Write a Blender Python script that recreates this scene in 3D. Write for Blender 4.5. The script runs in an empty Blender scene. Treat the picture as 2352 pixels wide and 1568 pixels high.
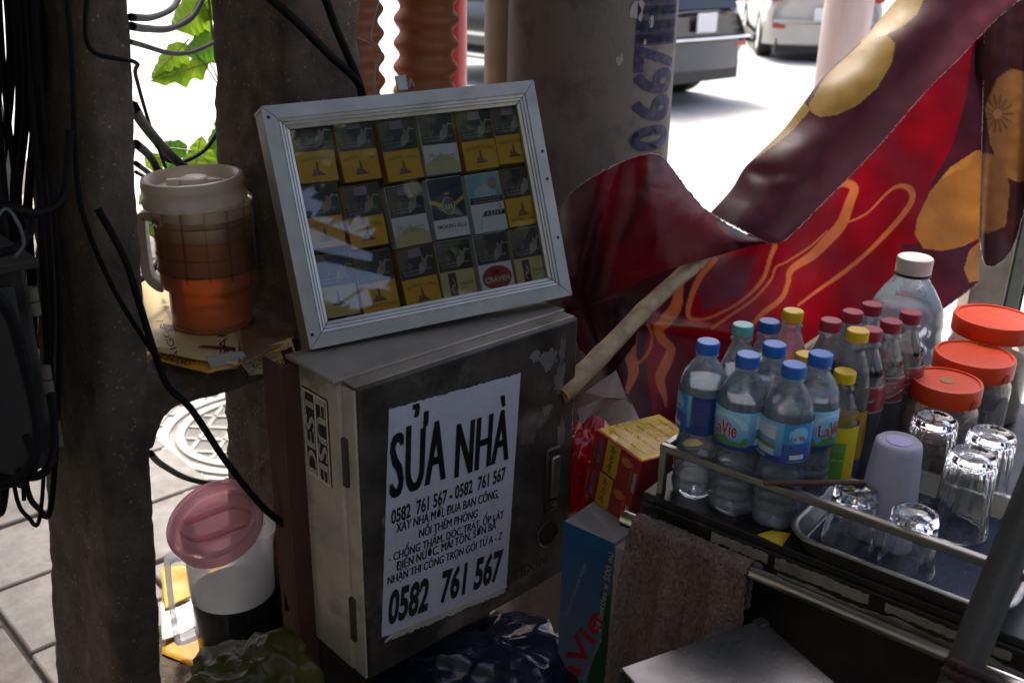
import bpy, math, random
from mathutils import Vector as V, Matrix, noise
import numpy as np
rnd = random.Random(7)
sc = bpy.context.scene
col = sc.collection
# ------------------------------------------------------------------ camera, sky, sun, exposure
FPX, TILT, ROLL, CAMH = 2287.0, math.radians(22), math.radians(1.2), 1.55
CF = V((0, math.cos(TILT), -math.sin(TILT)))
_U0 = V((0, math.sin(TILT), math.cos(TILT)))
CR = V((1, 0, 0)) * math.cos(ROLL) + _U0 * math.sin(ROLL)
CU = _U0 * math.cos(ROLL) - V((1, 0, 0)) * math.sin(ROLL)
CC = V((0, 0, CAMH))
cam = bpy.data.cameras.new('camera'); camo = bpy.data.objects.new('camera', cam); col.objects.link(camo)
cam.sensor_width = 36; cam.lens = 36 * FPX / 2352; cam.clip_start = .02; cam.clip_end = 600
M = Matrix((CR, CU, -CF)).transposed().to_4x4(); M.translation = CC; camo.matrix_world = M
cam.dof.use_dof = True; cam.dof.focus_distance = 1.52; cam.dof.aperture_fstop = 6.0
sc.camera = camo
SUN_EL, SUN_AZ = math.radians(58), math.radians(-20)      # azimuth from +Y towards +X
w = bpy.data.worlds.new('World'); sc.world = w; w.use_nodes = True
nt = w.node_tree; bg = nt.nodes['Background']
sky = nt.nodes.new('ShaderNodeTexSky'); sky.sky_type = 'NISHITA'; sky.sun_disc = False
sky.sun_elevation = SUN_EL; sky.sun_rotation = SUN_AZ; sky.air_density = .6; sky.dust_density = 6.0; sky.ozone_density = .6
nt.links.new(sky.outputs[0], bg.inputs[0]); bg.inputs[1].default_value = 0.15
sl = bpy.data.lights.new('sun', 'SUN'); sl.energy = 2.0; sl.angle = math.radians(12); sl.color = (1, .96, .9)
so = bpy.data.objects.new('sun', sl); col.objects.link(so)
sd = V((math.sin(SUN_AZ) * math.cos(SUN_EL), math.cos(SUN_AZ) * math.cos(SUN_EL), math.sin(SUN_EL)))
so.rotation_euler = sd.to_track_quat('Z', 'Y').to_euler(); so.location = sd * 30
sc.view_settings.view_transform = 'Standard'; sc.view_settings.look = 'None'; sc.view_settings.gamma = 1
sc.view_settings.exposure = 1.8
sc.render.engine = 'CYCLES'
cy = sc.cycles
cy.use_denoising = True; cy.max_bounces = 12; cy.diffuse_bounces = 5; cy.glossy_bounces = 5
cy.transmission_bounces = 10; cy.transparent_max_bounces = 24
cy.caustics_reflective = False; cy.caustics_refractive = True; cy.blur_glossy = .6
cy.sample_clamp_indirect = 6
# ------------------------------------------------------------------ pixel helpers (2352 x 1568 picture)
def ray(x, y): return CF + CR * ((x - 1176) / FPX) + CU * ((784 - y) / FPX)
def PD(x, y, Z): return CC + ray(x, y) * Z
def PZ(x, y, z):
    r = ray(x, y); return CC + r * ((z - CAMH) / r.z)
def PP(x, y, o, n):
    r = ray(x, y); return CC + r * ((o - CC).dot(n) / r.dot(n))
def dep(p): return (p - CC).dot(CF)
def quad3(q, Z0):
    r = [ray(*p) for p in q]
    A = np.array([list(r[1]), list(-r[2]), list(r[3])]).T
    z = np.linalg.solve(A, np.array(list(r[0] * Z0)))
    return [CC + r[i] * zz for i, zz in enumerate([Z0, *z])]
# directions of the place: AD across the pavement towards the street, ND along the street
AD = V((.729, .684, 0)).normalized(); ND = V((-AD.y, AD.x, 0)); UP = V((0, 0, 1))
# ------------------------------------------------------------------ materials
MATS = {}
def rgb(c): return (*c, 1) if len(c) == 3 else c
def mk(name, c, rough=.5, metal=0, var=.18, scale=14, bump=.0, bscale=90, spec=.5, trans=0, ior=1.45, coat=0, sss=0, detail=6,
       c2=None, transl=0, vcol=False, dirt=0, dirtc=(.03, .025, .02), dscale=6, dlo=.52, rvar=.15, alpha=None, stretch=None, emit=0):
    if name in MATS: return MATS[name]
    m = bpy.data.materials.new(name); m.use_nodes = True; MATS[name] = m
    t = m.node_tree; N = t.nodes; L = t.links; b = N['Principled BSDF']
    tc = N.new('ShaderNodeTexCoord'); mp = N.new('ShaderNodeMapping'); L.new(tc.outputs['Object'], mp.inputs[0])
    if stretch: mp.inputs['Scale'].default_value = stretch
    def nz(s, d=detail):
        n = N.new('ShaderNodeTexNoise'); n.inputs['Scale'].default_value = s; n.inputs['Detail'].default_value = d
        n.inputs['Roughness'].default_value = .65; L.new(mp.outputs[0], n.inputs['Vector']); return n.outputs['Fac']
    def mix(a, bb, f, mode='MIX'):
        x = N.new('ShaderNodeMix'); x.data_type = 'RGBA'; x.blend_type = mode
        for s, val in ((x.inputs[6], a), (x.inputs[7], bb), (x.inputs[0], f)):
            if hasattr(val, 'node'): L.new(val, s)
            else: s.default_value = val
        return x.outputs[2]
    def rampf(f, lo, hi):
        r = N.new('ShaderNodeMapRange'); r.inputs[1].default_value = lo; r.inputs[2].default_value = hi; L.new(f, r.inputs[0]); return r.outputs[0]
    if vcol:
        a = N.new('ShaderNodeVertexColor'); a.layer_name = 'col'; base = a.outputs[0]
    else: base = rgb(c)
    if var > 0 or c2:
        f = rampf(nz(scale), .3, .7)
        if c2: base = mix(base, rgb(c2), f)
        else:
            k0 = (1 - var,) * 3 + (1,); k1 = (1 + var,) * 3 + (1,)
            base = mix(base, mix(k0, k1, f), 1.0, 'MULTIPLY')
    if dirt > 0:
        d = rampf(nz(dscale, 8), dlo, dlo + .16)
        mm = N.new('ShaderNodeMath'); mm.operation = 'MULTIPLY'; L.new(d, mm.inputs[0]); mm.inputs[1].default_value = dirt
        base = mix(base, rgb(dirtc), mm.outputs[0])
    if hasattr(base, 'node'): L.new(base, b.inputs['Base Color'])
    else: b.inputs['Base Color'].default_value = base
    if rvar > 0:
        f = nz(scale * 1.7, 3); r = N.new('ShaderNodeMapRange'); L.new(f, r.inputs[0])
        r.inputs[1].default_value = .25; r.inputs[2].default_value = .75
        r.inputs[3].default_value = max(0, rough - rvar * rough); r.inputs[4].default_value = min(1, rough + rvar * rough)
        L.new(r.outputs[0], b.inputs['Roughness'])
    else: b.inputs['Roughness'].default_value = rough
    b.inputs['Metallic'].default_value = metal; b.inputs['IOR'].default_value = ior
    b.inputs['Specular IOR Level'].default_value = spec; b.inputs['Transmission Weight'].default_value = trans
    b.inputs['Coat Weight'].default_value = coat; b.inputs['Coat Roughness'].default_value = .08
    if sss: b.inputs['Subsurface Weight'].default_value = sss; b.inputs['Subsurface Radius'].default_value = (.02, .012, .008)
    if bump > 0:
        bn = N.new('ShaderNodeBump'); bn.inputs['Strength'].default_value = bump; bn.inputs['Distance'].default_value = .004
        L.new(nz(bscale, 5), bn.inputs['Height']); L.new(bn.outputs[0], b.inputs['Normal'])
    if transl > 0:
        tr = N.new('ShaderNodeBsdfTranslucent'); ms = N.new('ShaderNodeMixShader'); ms.inputs[0].default_value = transl
        if hasattr(base, 'node'): L.new(base, tr.inputs[0])
        else: tr.inputs[0].default_value = base
        L.new(b.outputs[0], ms.inputs[1]); L.new(tr.outputs[0], ms.inputs[2]); L.new(ms.outputs[0], N['Material Output'].inputs[0])
    return m
def thin(name, tint=(1, 1, 1), ior=1.5, rough=.03, haze=0, hazec=(.8, .8, .8), bump=0, bscale=40, k=1.0):
    """thin clear sheet: see-through with a mirror share that grows at grazing angles"""
    if name in MATS: return MATS[name]
    m = bpy.data.materials.new(name); m.use_nodes = True; MATS[name] = m
    t = m.node_tree; N = t.nodes; L = t.links; N.remove(N['Principled BSDF'])
    tr = N.new('ShaderNodeBsdfTransparent'); tr.inputs[0].default_value = rgb(tint)
    gl = N.new('ShaderNodeBsdfGlossy'); gl.inputs['Roughness'].default_value = rough
    fr = N.new('ShaderNodeFresnel'); fr.inputs[0].default_value = ior
    ms = N.new('ShaderNodeMixShader'); L.new(tr.outputs[0], ms.inputs[1]); L.new(gl.outputs[0], ms.inputs[2])
    mu = N.new('ShaderNodeMath'); mu.operation = 'MULTIPLY'; mu.inputs[1].default_value = k; mu.use_clamp = True
    L.new(fr.outputs[0], mu.inputs[0]); L.new(mu.outputs[0], ms.inputs[0])
    out = ms
    if haze > 0:
        df = N.new('ShaderNodeBsdfDiffuse'); df.inputs[0].default_value = rgb(hazec)
        t2 = N.new('ShaderNodeBsdfTranslucent'); t2.inputs[0].default_value = rgb(hazec)
        m1 = N.new('ShaderNodeMixShader'); m1.inputs[0].default_value = .5; L.new(df.outputs[0], m1.inputs[1]); L.new(t2.outputs[0], m1.inputs[2])
        m2 = N.new('ShaderNodeMixShader'); m2.inputs[0].default_value = haze; L.new(ms.outputs[0], m2.inputs[1]); L.new(m1.outputs[0], m2.inputs[2]); out = m2
    if bump > 0:
        tc = N.new('ShaderNodeTexCoord'); n = N.new('ShaderNodeTexNoise'); n.inputs['Scale'].default_value = bscale; n.inputs['Detail'].default_value = 3
        L.new(tc.outputs['Object'], n.inputs['Vector']); bn = N.new('ShaderNodeBump'); bn.inputs['Strength'].default_value = bump; bn.inputs['Distance'].default_value = .01
        L.new(n.outputs['Fac'], bn.inputs['Height']); L.new(bn.outputs[0], gl.inputs['Normal']); L.new(bn.outputs[0], fr.inputs['Normal'])
    L.new(out.outputs[0], N['Material Output'].inputs[0])
    return m
# ------------------------------------------------------------------ mesh builder
class MB:
    def __init__(s): s.v = []; s.f = []
    def add(s, vs, fs):
        o = len(s.v); s.v += [V(p) for p in vs]; s.f += [tuple(i + o for i in f) for f in fs]; return s
    def hexa(s, p):        # 8 points: bottom ring 0-3, top ring 4-7
        return s.add(p, [(3, 2, 1, 0), (4, 5, 6, 7), (0, 1, 5, 4), (1, 2, 6, 5), (2, 3, 7, 6), (3, 0, 4, 7)])
    def box(s, o, a, b, c):  # corner and three edge vectors
        o, a, b, c = V(o), V(a), V(b), V(c)
        if a.cross(b).dot(c) < 0: a, b = b, a
        return s.hexa([o, o + a, o + a + b, o + b, o + c, o + a + c, o + a + b + c, o + b + c])
    def cbox(s, c, sx, sy, sz, X=V((1, 0, 0)), Y=V((0, 1, 0)), Z=V((0, 0, 1))):
        X, Y, Z = V(X), V(Y), V(Z)
        return s.box(V(c) - X * sx / 2 - Y * sy / 2 - Z * sz / 2, X * sx, Y * sy, Z * sz)
    def tube(s, pts, r, n=8, caps=True, flat=1):
        pts = [V(p) for p in pts]; m = len(pts)
        rs = r if isinstance(r, (list, tuple)) else [r] * m
        t = [(pts[min(i + 1, m - 1)] - pts[max(i - 1, 0)]).normalized() for i in range(m)]
        up = V((0, 0, 1)) if abs(t[0].z) < .9 else V((1, 0, 0))
        x = t[0].cross(up).normalized(); vs = []; fs = []
        for i in range(m):
            x = (x - t[i] * x.dot(t[i])).normalized(); y = t[i].cross(x)
            for k in range(n):
                a = 2 * math.pi * k / n; vs.append(pts[i] + (x * math.cos(a) + y * math.sin(a) * flat) * rs[i])
        for i in range(m - 1):
            for k in range(n): fs.append((i * n + k, i * n + (k + 1) % n, (i + 1) * n + (k + 1) % n, (i + 1) * n + k))
        if caps: fs += [tuple(range(n))[::-1], tuple(range((m - 1) * n, m * n))]
        return s.add(vs, fs)
    def lathe(s, prof, n=32, o=V((0, 0, 0)), X=V((1, 0, 0)), Y=V((0, 1, 0)), Z=V((0, 0, 1)), mod=None, close=False, arc=None, caps='bt'):
        o = V(o); vs = []; fs = []; m = len(prof); full = arc is None
        cols = n if full else n + 1
        for r, z in prof:
            for k in range(cols):
                a = 2 * math.pi * k / n if full else arc[0] + (arc[1] - arc[0]) * k / n
                rr = r * (mod(a, z) if mod else 1)
                vs.append(o + (X * math.cos(a) + Y * math.sin(a)) * rr + Z * z)
        for i in range(m - 1):
            for k in range(n):
                k2 = (k + 1) % n if full else k + 1
                fs.append((i * cols + k, i * cols + k2, (i + 1) * cols + k2, (i + 1) * cols + k))
        if close:
            for k in range(n):
                k2 = (k + 1) % n if full else k + 1
                fs.append(((m - 1) * cols + k, (m - 1) * cols + k2, k2, k))
        elif full and prof[0][0] > 1e-6 and 'b' in caps: fs.append(tuple(range(n))[::-1])
        if not close and full and prof[-1][0] > 1e-6 and 't' in caps: fs.append(tuple(range((m - 1) * n, m * n)))
        return s.add(vs, fs)
    def grid(s, fn, nu, nv):
        vs = [fn(i / nu, j / nv) for i in range(nu + 1) for j in range(nv + 1)]
        k = nv + 1
        return s.add(vs, [(i * k + j, (i + 1) * k + j, (i + 1) * k + j + 1, i * k + j + 1) for i in range(nu) for j in range(nv)])
    def prism(s, poly, d):     # 3D polygon and extrusion vector
        n = len(poly); poly = [V(p) for p in poly]; d = V(d)
        return s.add(poly + [p + d for p in poly], [tuple(range(n))[::-1], tuple(range(n, 2 * n))] + [(i, (i + 1) % n, n + (i + 1) % n, n + i) for i in range(n)])
def tag(o, label=None, cat=None, group=None, kind=None):
    if label: o['label'] = label
    if cat: o['category'] = cat
    if group: o['group'] = group
    if kind: o['kind'] = kind
    return o
INV = {}
def obj(name, mb, mat, parent=None, smooth=False, bevel=0, cols=None, sub=0, solid=0, bseg=2, sharp=None):
    """one mesh object; vertices are given in the space the parent was made in (world, or a thing's own space)"""
    vs = mb.v; org = V((0, 0, 0))
    if parent is not None: inv = INV[parent.name]; vs = [inv @ p for p in vs]
    else:
        xs = np.array([list(p) for p in vs]); lo = xs.min(0); hi = xs.max(0); org = V(((lo[0] + hi[0]) / 2, (lo[1] + hi[1]) / 2, lo[2]))
        vs = [p - org for p in vs]
    me = bpy.data.meshes.new(name); me.from_pydata([tuple(p) for p in vs], [], mb.f); me.update()
    if smooth: me.shade_smooth()
    if sharp: me.shade_smooth(); me.set_sharp_from_angle(angle=math.radians(sharp))
    if cols is not None:
        ca = me.color_attributes.new('col', 'FLOAT_COLOR', 'POINT'); a = np.ones((len(vs), 4), dtype=np.float32); a[:, :3] = cols; ca.data.foreach_set('color', a.ravel())
    me.materials.append(mat)
    o = bpy.data.objects.new(name, me); col.objects.link(o); o.location = org
    o.parent = parent
    INV[o.name] = INV[parent.name] if parent is not None else Matrix.Translation(-org)
    if bevel:
        b = o.modifiers.new('bevel', 'BEVEL'); b.width = bevel; b.segments = bseg; b.limit_method = 'ANGLE'; b.angle_limit = math.radians(40)
        if not smooth: me.shade_smooth(); me.set_sharp_from_angle(angle=math.radians(38))
    if solid: b = o.modifiers.new('solid', 'SOLIDIFY'); b.thickness = solid; b.offset = 0
    if sub: b = o.modifiers.new('sub', 'SUBSURF'); b.levels = sub; b.render_levels = sub
    return o
def thing(name, label, cat, loc=(0, 0, 0), group=None, own=False):
    """an Empty at the thing's base; parts are given in world space, or (own) in the thing's own space"""
    o = bpy.data.objects.new(name, None); o.empty_display_size = .05; col.objects.link(o); o.location = loc
    INV[o.name] = Matrix.Identity(4) if own else Matrix.Translation(-V(loc))
    return tag(o, label, cat, group)
def dup(root, loc, rz=0, label=None, scale=None):
    def cp(o, par):
        c = o.copy(); col.objects.link(c); c.parent = par
        for ch in o.children: cp(ch, c)
        return c
    r = cp(root, None); r.location = loc; r.rotation_euler = (0, 0, rz)
    if scale: r.scale = scale
    if label: r['label'] = label
    return r
# ------------------------------------------------------------------ lettering
_TX = {}
def text_mesh(s, bold=0.0, align='CENTER', spacing=1.0, line=1.0, dense=0):
    key = (s, bold, align, spacing, line, dense)
    if key not in _TX:
        c = bpy.data.curves.new('lettering', 'FONT'); c.body = s; c.size = 1; c.align_x = align; c.align_y = 'CENTER'
        c.offset = bold; c.space_character = spacing; c.space_line = line; c.resolution_u = 3
        o = bpy.data.objects.new('lettering', c); col.objects.link(o); bpy.context.view_layer.update()
        dg = bpy.context.evaluated_depsgraph_get(); me = o.evaluated_get(dg).to_mesh()
        vs = [tuple(v.co[:2]) for v in me.vertices]; fs = [tuple(p.vertices) for p in me.polygons]
        if dense:                                   # cut long faces so that the letters can follow a curved surface
            import bmesh
            bm = bmesh.new(); bm.from_mesh(me); bmesh.ops.triangulate(bm, faces=bm.faces[:])
            for _ in range(4):
                long_ = [e for e in bm.edges if e.calc_length() > dense]
                if not long_: break
                bmesh.ops.subdivide_edges(bm, edges=long_, cuts=1); bmesh.ops.triangulate(bm, faces=bm.faces[:])
            bm.verts.index_update(); vs = [tuple(v.co[:2]) for v in bm.verts]; fs = [tuple(v.index for v in f.verts) for f in bm.faces]; bm.free()
        o.evaluated_get(dg).to_mesh_clear(); bpy.data.objects.remove(o); bpy.data.curves.remove(c)
        _TX[key] = (vs, fs)
    return _TX[key]
def lettering(fn, s, size, mat, parent, sx=1.0, at=(0, 0), rot=0, bold=0.0, align='CENTER', name='lettering', spacing=1.0, arc=0, fit=None, fith=None, line=1.0, fat=0, dense=0):
    """flat lettering laid on a surface: fn maps sheet coordinates (metres) to space"""
    vs, fs = text_mesh(s, bold, align, spacing, line, dense)
    if not vs: return None
    c, sn = math.cos(rot), math.sin(rot); sy = size
    sxx = size * sx
    xs = [p[0] for p in vs]; ys = [p[1] for p in vs]
    ox = oy = 0
    if fit: sxx = fit / (max(xs) - min(xs)); ox = -(max(xs) + min(xs)) / 2
    if fith: sy = fith / (max(ys) - min(ys)); oy = -(max(ys) + min(ys)) / 2
    mb = MB()
    for dx in ((0,) if not fat else (-fat, 0, fat)):
        out = []
        for x, y in vs:
            x = (x + ox + dx) * sxx; y = (y + oy) * sy
            if arc: y -= arc * x * x
            out.append(fn(at[0] + c * x - sn * y, at[1] + sn * x + c * y))
        mb.add(out, fs)
    return obj(name, mb, mat, parent)
def planefn(o, X, Y, N=None, lift=.0006):
    o, X, Y = V(o), V(X), V(Y); N = (V(N) if N else X.cross(Y)).normalized() * lift
    return lambda x, y: o + X * x + Y * y + N
def smooth_pts(pts, n=8):
    """Catmull-Rom through points (any dimension)"""
    P = [np.array(p, float) for p in pts]; P = [2 * P[0] - P[1]] + P + [2 * P[-1] - P[-2]]; out = []
    for i in range(1, len(P) - 2):
        for k in range(n):
            t = k / n; a, b, c, d = P[i - 1:i + 3]
            out.append(.5 * (2 * b + (c - a) * t + (2 * a - 5 * b + 4 * c - d) * t * t + (3 * b - a - 3 * c + d) * t ** 3))
    out.append(P[-2]); return out
def cable3(pts, n=8): return [V(p) for p in smooth_pts([tuple(p) for p in pts], n)]
def pxcurve(pts, n=8): return [PD(*p) for p in smooth_pts(pts, n)]
def fbm(p, o=4): return noise.fractal(V(p), 1.0, 2.0, o)
# ================================================================== the setting
def G(c, s, z=0.0): return AD * c + ND * s + UP * z
m_road = mk('road_asphalt', (.30, .295, .285), .85, var=.12, scale=3, bump=.25, bscale=160)
m_slab = mk('paving_stone', (.20, .185, .165), .8, var=.3, scale=9, bump=.6, bscale=50, dirt=.6, dirtc=(.09, .08, .068), dscale=7, dlo=.48)
m_slab2 = mk('paving_stone_pale', (.235, .22, .20), .8, var=.3, scale=8, bump=.6, bscale=50, dirt=.6, dirtc=(.11, .095, .08), dscale=6, dlo=.48)
m_earth = mk('joint_earth', (.07, .06, .05), .95, var=.4, scale=30, bump=.4)
m_kerb = mk('kerb_stone', (.36, .35, .33), .8, var=.2, scale=8, bump=.3)
def sheet(name, c0, c1, s0, s1, z, mat):
    o = obj(name, MB().add([G(c0, s0, z), G(c1, s0, z), G(c1, s1, z), G(c0, s1, z)], [(0, 1, 2, 3)]), mat); tag(o, kind='structure'); return o
g = sheet('ground', -150, 150, -150, 150, -.20, m_earth); g['label'] = 'bare earth under the street and pavement'
r = sheet('road', 2.46, 40, -90, 140, -.125, m_road); r['label'] = 'sunlit pale grey road with traffic beyond the kerb'
pv = sheet('pavement', -1.7, 2.46, -20, 40, -.018, m_earth); pv['label'] = 'flagstone pavement with dark open joints beside the concrete pole'
# flagstones: rows along the street, joints slightly uneven; a wide open joint where two rows part
def slab_mb(cx, sx, jx):
    mb = MB(); a, b = cx / 2, sx / 2; bv = .006
    def q(z, k): return [V((x * (a - k) + jx[i][0], y * (b - k) + jx[i][1], z)) for i, (x, y) in enumerate(((-1, -1), (1, -1), (1, 1), (-1, 1)))]
    return mb.hexa(q(-.05, 0) + q(0, bv * .5))
_sl = []
for k in range(6):
    jx = [(rnd.uniform(-.004, .004), rnd.uniform(-.004, .004)) for _ in range(4)]
    o = MB(); me = slab_mb(.335, .29, jx)
    _sl.append(me)
rowc = -.40; rows = []
while rowc < 2.1:
    rows.append(rowc); rowc += .345 if not (1.0 < rowc < 1.3) else .37
ang = math.atan2(AD.y, AD.x)
MH = PZ(590, 980, 0)                              # manhole centre
mhc, mhs = MH.dot(AD), MH.dot(ND)
proto = {}
for i, c in enumerate(rows):
    s = 0.9 + (.15 if i % 2 else 0)
    while s < 6.5:
        if not (abs(c - mhc) < .43 and abs(s - mhs) < .43):
            k = rnd.randrange(6)
            if k not in proto:
                o = obj('paving_stone', _sl[k], m_slab if k % 2 else m_slab2, None, bevel=.006); o.parent = pv
                proto[k] = o; o.location = (0, 0, 0)
            else:
                o = proto[k].copy(); col.objects.link(o)
            p = G(c, s, rnd.uniform(-.052, -.046)); 
            o.location = p - pv.location; o.rotation_euler = (rnd.uniform(-.008, .008), rnd.uniform(-.008, .008), ang)
        s += .30
for i in range(16):
    o = obj('kerb_stone', MB().box(G(2.30, -4 + i, -.17), AD * .16, ND * .992, UP * .17), m_kerb, None, bevel=.012)
    w_ = o.location.copy(); o.parent = pv; o.location = w_ - pv.location
# manhole: cast square frame with diamond ribs, two rings, ribbed lid
m_cast = mk('manhole_concrete', (.38, .36, .33), .8, var=.18, scale=12, bump=.3, dirt=.35, dirtc=(.16, .14, .12))
mh = thing('manhole_cover', 'pale round manhole cover with diamond ribs set in the pavement behind the concrete pole', 'manhole cover', MH)
obj('base_plate', MB().box(G(mhc - .42, mhs - .42, -.06), AD * .84, ND * .84, UP * .048), m_cast, mh)
def rib_set(r0, r1, square):
    mb = MB()
    for sg in (-1, 1):
        d = (AD + ND * sg).normalized(); e = V((-d.y, d.x, 0))
        for k in range(-9, 10):
            off = k * .085
            seg = []
            if square:
                ts = np.linspace(-.6, .6, 97); ok = [abs((d * t + e * off).dot(AD)) < .40 and abs((d * t + e * off).dot(ND)) < .40 and (d * t + e * off).length > r1 for t in ts]
            else:
                ts = np.linspace(-.3, .3, 61); ok = [(d * t + e * off).length < r0 for t in ts]
            st = None
            for t, good in list(zip(ts, ok)) + [(None, False)]:
                if good and st is None: st = t
                if good: en = t
                if not good and st is not None:
                    if en - st > .03:
                        a = MH + d * st + e * off; mb.box(a + e * -.006 + UP * -.012, d * (en - st), e * .012, UP * .006)
                    st = None
    return mb
obj('frame_ribs', rib_set(0, .315, True), m_cast, mh)
obj('lid_ribs', rib_set(.235, 0, False), m_cast, mh)
for r0 in (.30, .25):
    obj('ring', MB().lathe([(r0 - .014, -.012), (r0 - .014, -.003), (r0 + .014, -.003), (r0 + .014, -.012)], 48, MH), m_cast, mh, sharp=35)
# building behind the camera: rendered wall with two shuttered doorways
m_wall = mk('wall_render', (.36, .33, .27), .9, var=.2, scale=2, bump=.2, dirt=.4, dirtc=(.16, .14, .11), dscale=1.2)
m_shut = mk('shutter_paint', (.10, .14, .13), .6, var=.15)
bd = thing('shop_building', 'shaded rendered shop front behind the pavement stall', 'building', G(-1.7, 1))
obj('wall', MB().box(G(-2.0, -3.2, 0), AD * .3, ND * 13, UP * 6.5), m_wall, bd)
for s0 in (-2.6, 2.6):
    sh = obj('shutter', MB().box(G(-1.69, s0, 0), AD * .03, ND * 2.2, UP * 2.5), m_shut, bd)
    mb = MB()
    for k in range(20): mb.box(G(-1.66, s0 + .02, .05 + k * .12), AD * .012, ND * 2.16, UP * .07)
    obj('shutter_slats', mb, m_shut, sh)
# unseen awning over the stall, its reach set for the shade it casts
m_tin = mk('awning_tin', (.20, .21, .20), .6, metal=.2, var=.2, scale=4, dirt=.4)
m_steel = mk('dull_steel', (.22, .22, .22), .5, metal=.7, var=.15)
AWN = (-1.69, 2.0, .4, 2.4)
aw = thing('awning', 'unseen grey corrugated tin awning fixed to the shop wall to shade the stall', 'awning', G(-1.6, 0))
mb = MB(); c0, c1, s0, s1 = AWN
mb.grid(lambda u, v: G(c0 + (c1 - c0) * u, s0 + (s1 - s0) * v, 2.75 - .25 * u + .012 * math.sin(v * 260)), 2, 340)
obj('tin_sheet', mb, m_tin, aw, solid=.002)
for s in (s0 + .1, s1 - .1):
    obj('rafter', MB().box(G(c0, s, 2.62), AD * (c1 - c0) - UP * .25, ND * .05, UP * .09), m_steel, aw)
obj('front_beam', MB().box(G(c1 - .08, s0, 2.40), AD * .05, ND * (s1 - s0), UP * .08), m_steel, aw)
# dark kiosk shape added unseen behind the camera to block low bounced light
m_tarp = mk('blocker_tarpaulin', (.035, .045, .04), .7, var=.25, scale=4, bump=.3, bscale=8)
kk = thing('bounce_blocker', 'added unseen kiosk in dark green tarpaulin blocking low light behind the stall', 'kiosk', G(.2, -2.7))
obj('body', MB().grid(lambda u, v: G(-1.3 + 3.2 * u, -2.25 + .03 * math.sin(u * 40) + .02 * math.sin(v * 9 + u * 13), 1.85 * v), 60, 20), m_tarp, kk, smooth=True)
obj('side', MB().box(G(-1.3, -3.2, 0), AD * 3.2, ND * .90, UP * 1.82), m_tarp, kk); obj('roof', MB().box(G(-1.4, -3.3, 1.83), AD * 3.4, ND * 1.1, UP * .05), m_tarp, kk, bevel=.01)
# street tree down the pavement (behind and to the right of the stall)
m_bark = mk('tree_bark', (.10, .075, .055), .9, var=.3, scale=12, bump=.6, bscale=30)
m_leaf = mk('tree_leaf', (.05, .075, .025), .55, var=.3, scale=3, transl=.2)
def tree(label, base, h, rad, n, seed, gaps=(), crown=None, gap=None):
    R = random.Random(seed)
    t = thing('street_tree', label, 'tree', base)
    top = base + UP * h
    mb = MB(); mb.tube([base - UP * .1, base + UP * h * .3 + AD * .05, base + UP * h * .6, top], [.16, .13, .10, .04], 10)
    tips = []
    for k in range(14):
        a = R.uniform(0, 6.28); z0 = R.uniform(.4, .85); st = base + UP * h * z0
        e = st + V((math.cos(a), math.sin(a), R.uniform(.1, .7))) * rad * R.uniform(.5, .95)
        mb.tube([st, st.lerp(e, .5) + UP * .12, e], [.05, .03, .01], 6); tips += [e, st.lerp(e, .6)]
    obj('trunk', mb, m_bark, t, smooth=True)
    lf = MB()
    for k in range(n):
        p = R.choice(tips) + V((R.gauss(0, 1), R.gauss(0, 1), R.gauss(0, .8))) * rad * .22
        if crown and k % 4:
            q = V((R.gauss(0, 1), R.gauss(0, 1), R.gauss(0, 1))).normalized() * R.random() ** .4; p = crown[0] + V((q.x * crown[1].x, q.y * crown[1].y, q.z * crown[1].z))
        if gap and bough_gap(p, *gap): continue
        d = V((R.gauss(0, 1), R.gauss(0, 1), R.gauss(-.3, .6))).normalized(); e = d.cross(V((R.gauss(0, 1), R.gauss(0, 1), R.gauss(0, 1)))).normalized()
        L = R.uniform(.14, .28); W = L * .36
        lf.add([p, p + d * L * .4 + e * W, p + d * L, p + d * L * .4 - e * W], [(0, 1, 2, 3)])
    obj('crown', lf, m_leaf, t)
    return t
def bough_gap(p, a, d, r):                    # True inside a slanting gap between boughs
    t = (p - a).dot(d); k = r * (t + 1.4) / 6.9; q = p - a - d * t; return t > 0 and any((q - V(o) * k).length < k * s * (1 + .3 * noise.noise(p * 3.1)) for o, s in (((0, 0, 0), 1), ((-.5, .2, .9), .7), ((.35, .2, .35), .8), ((.1, 0, -.9), .8), ((.75, .45, -.5), .45)))
GAP = (V((-.19, 1.38, 1.14)), V((.668, -.642, .379)).normalized(), .36)
tree('dense leafy street tree on the pavement behind the stall', G(1.72, -3.9), 3.6, 1.9, 9500, 3, crown=(V((3.9, -1.65, 3.45)), V((1.75, 1.75, 1.35))), gap=GAP)
tree('second leafy street tree further back along the kerb', G(1.9, -7.4), 4.9, 2.6, 8000, 5, crown=(V((6.3, -3.6, 4.6)), V((2.3, 2.3, 1.9))), gap=GAP)
tree('street tree growing close to the shop wall behind the stall', G(-.6, -6.6), 4.2, 2.2, 5000, 8, gap=GAP)
tree('unseen street tree added to shade the pavement beyond the concrete ladder pole', G(2.0, 5.7), 3.6, 1.3, 3000, 12, crown=(V((-2.75, 3.75, 4.1)), V((1.4, 1.3, .8))))  # crown added out of view to keep the sun off the pavement
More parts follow.
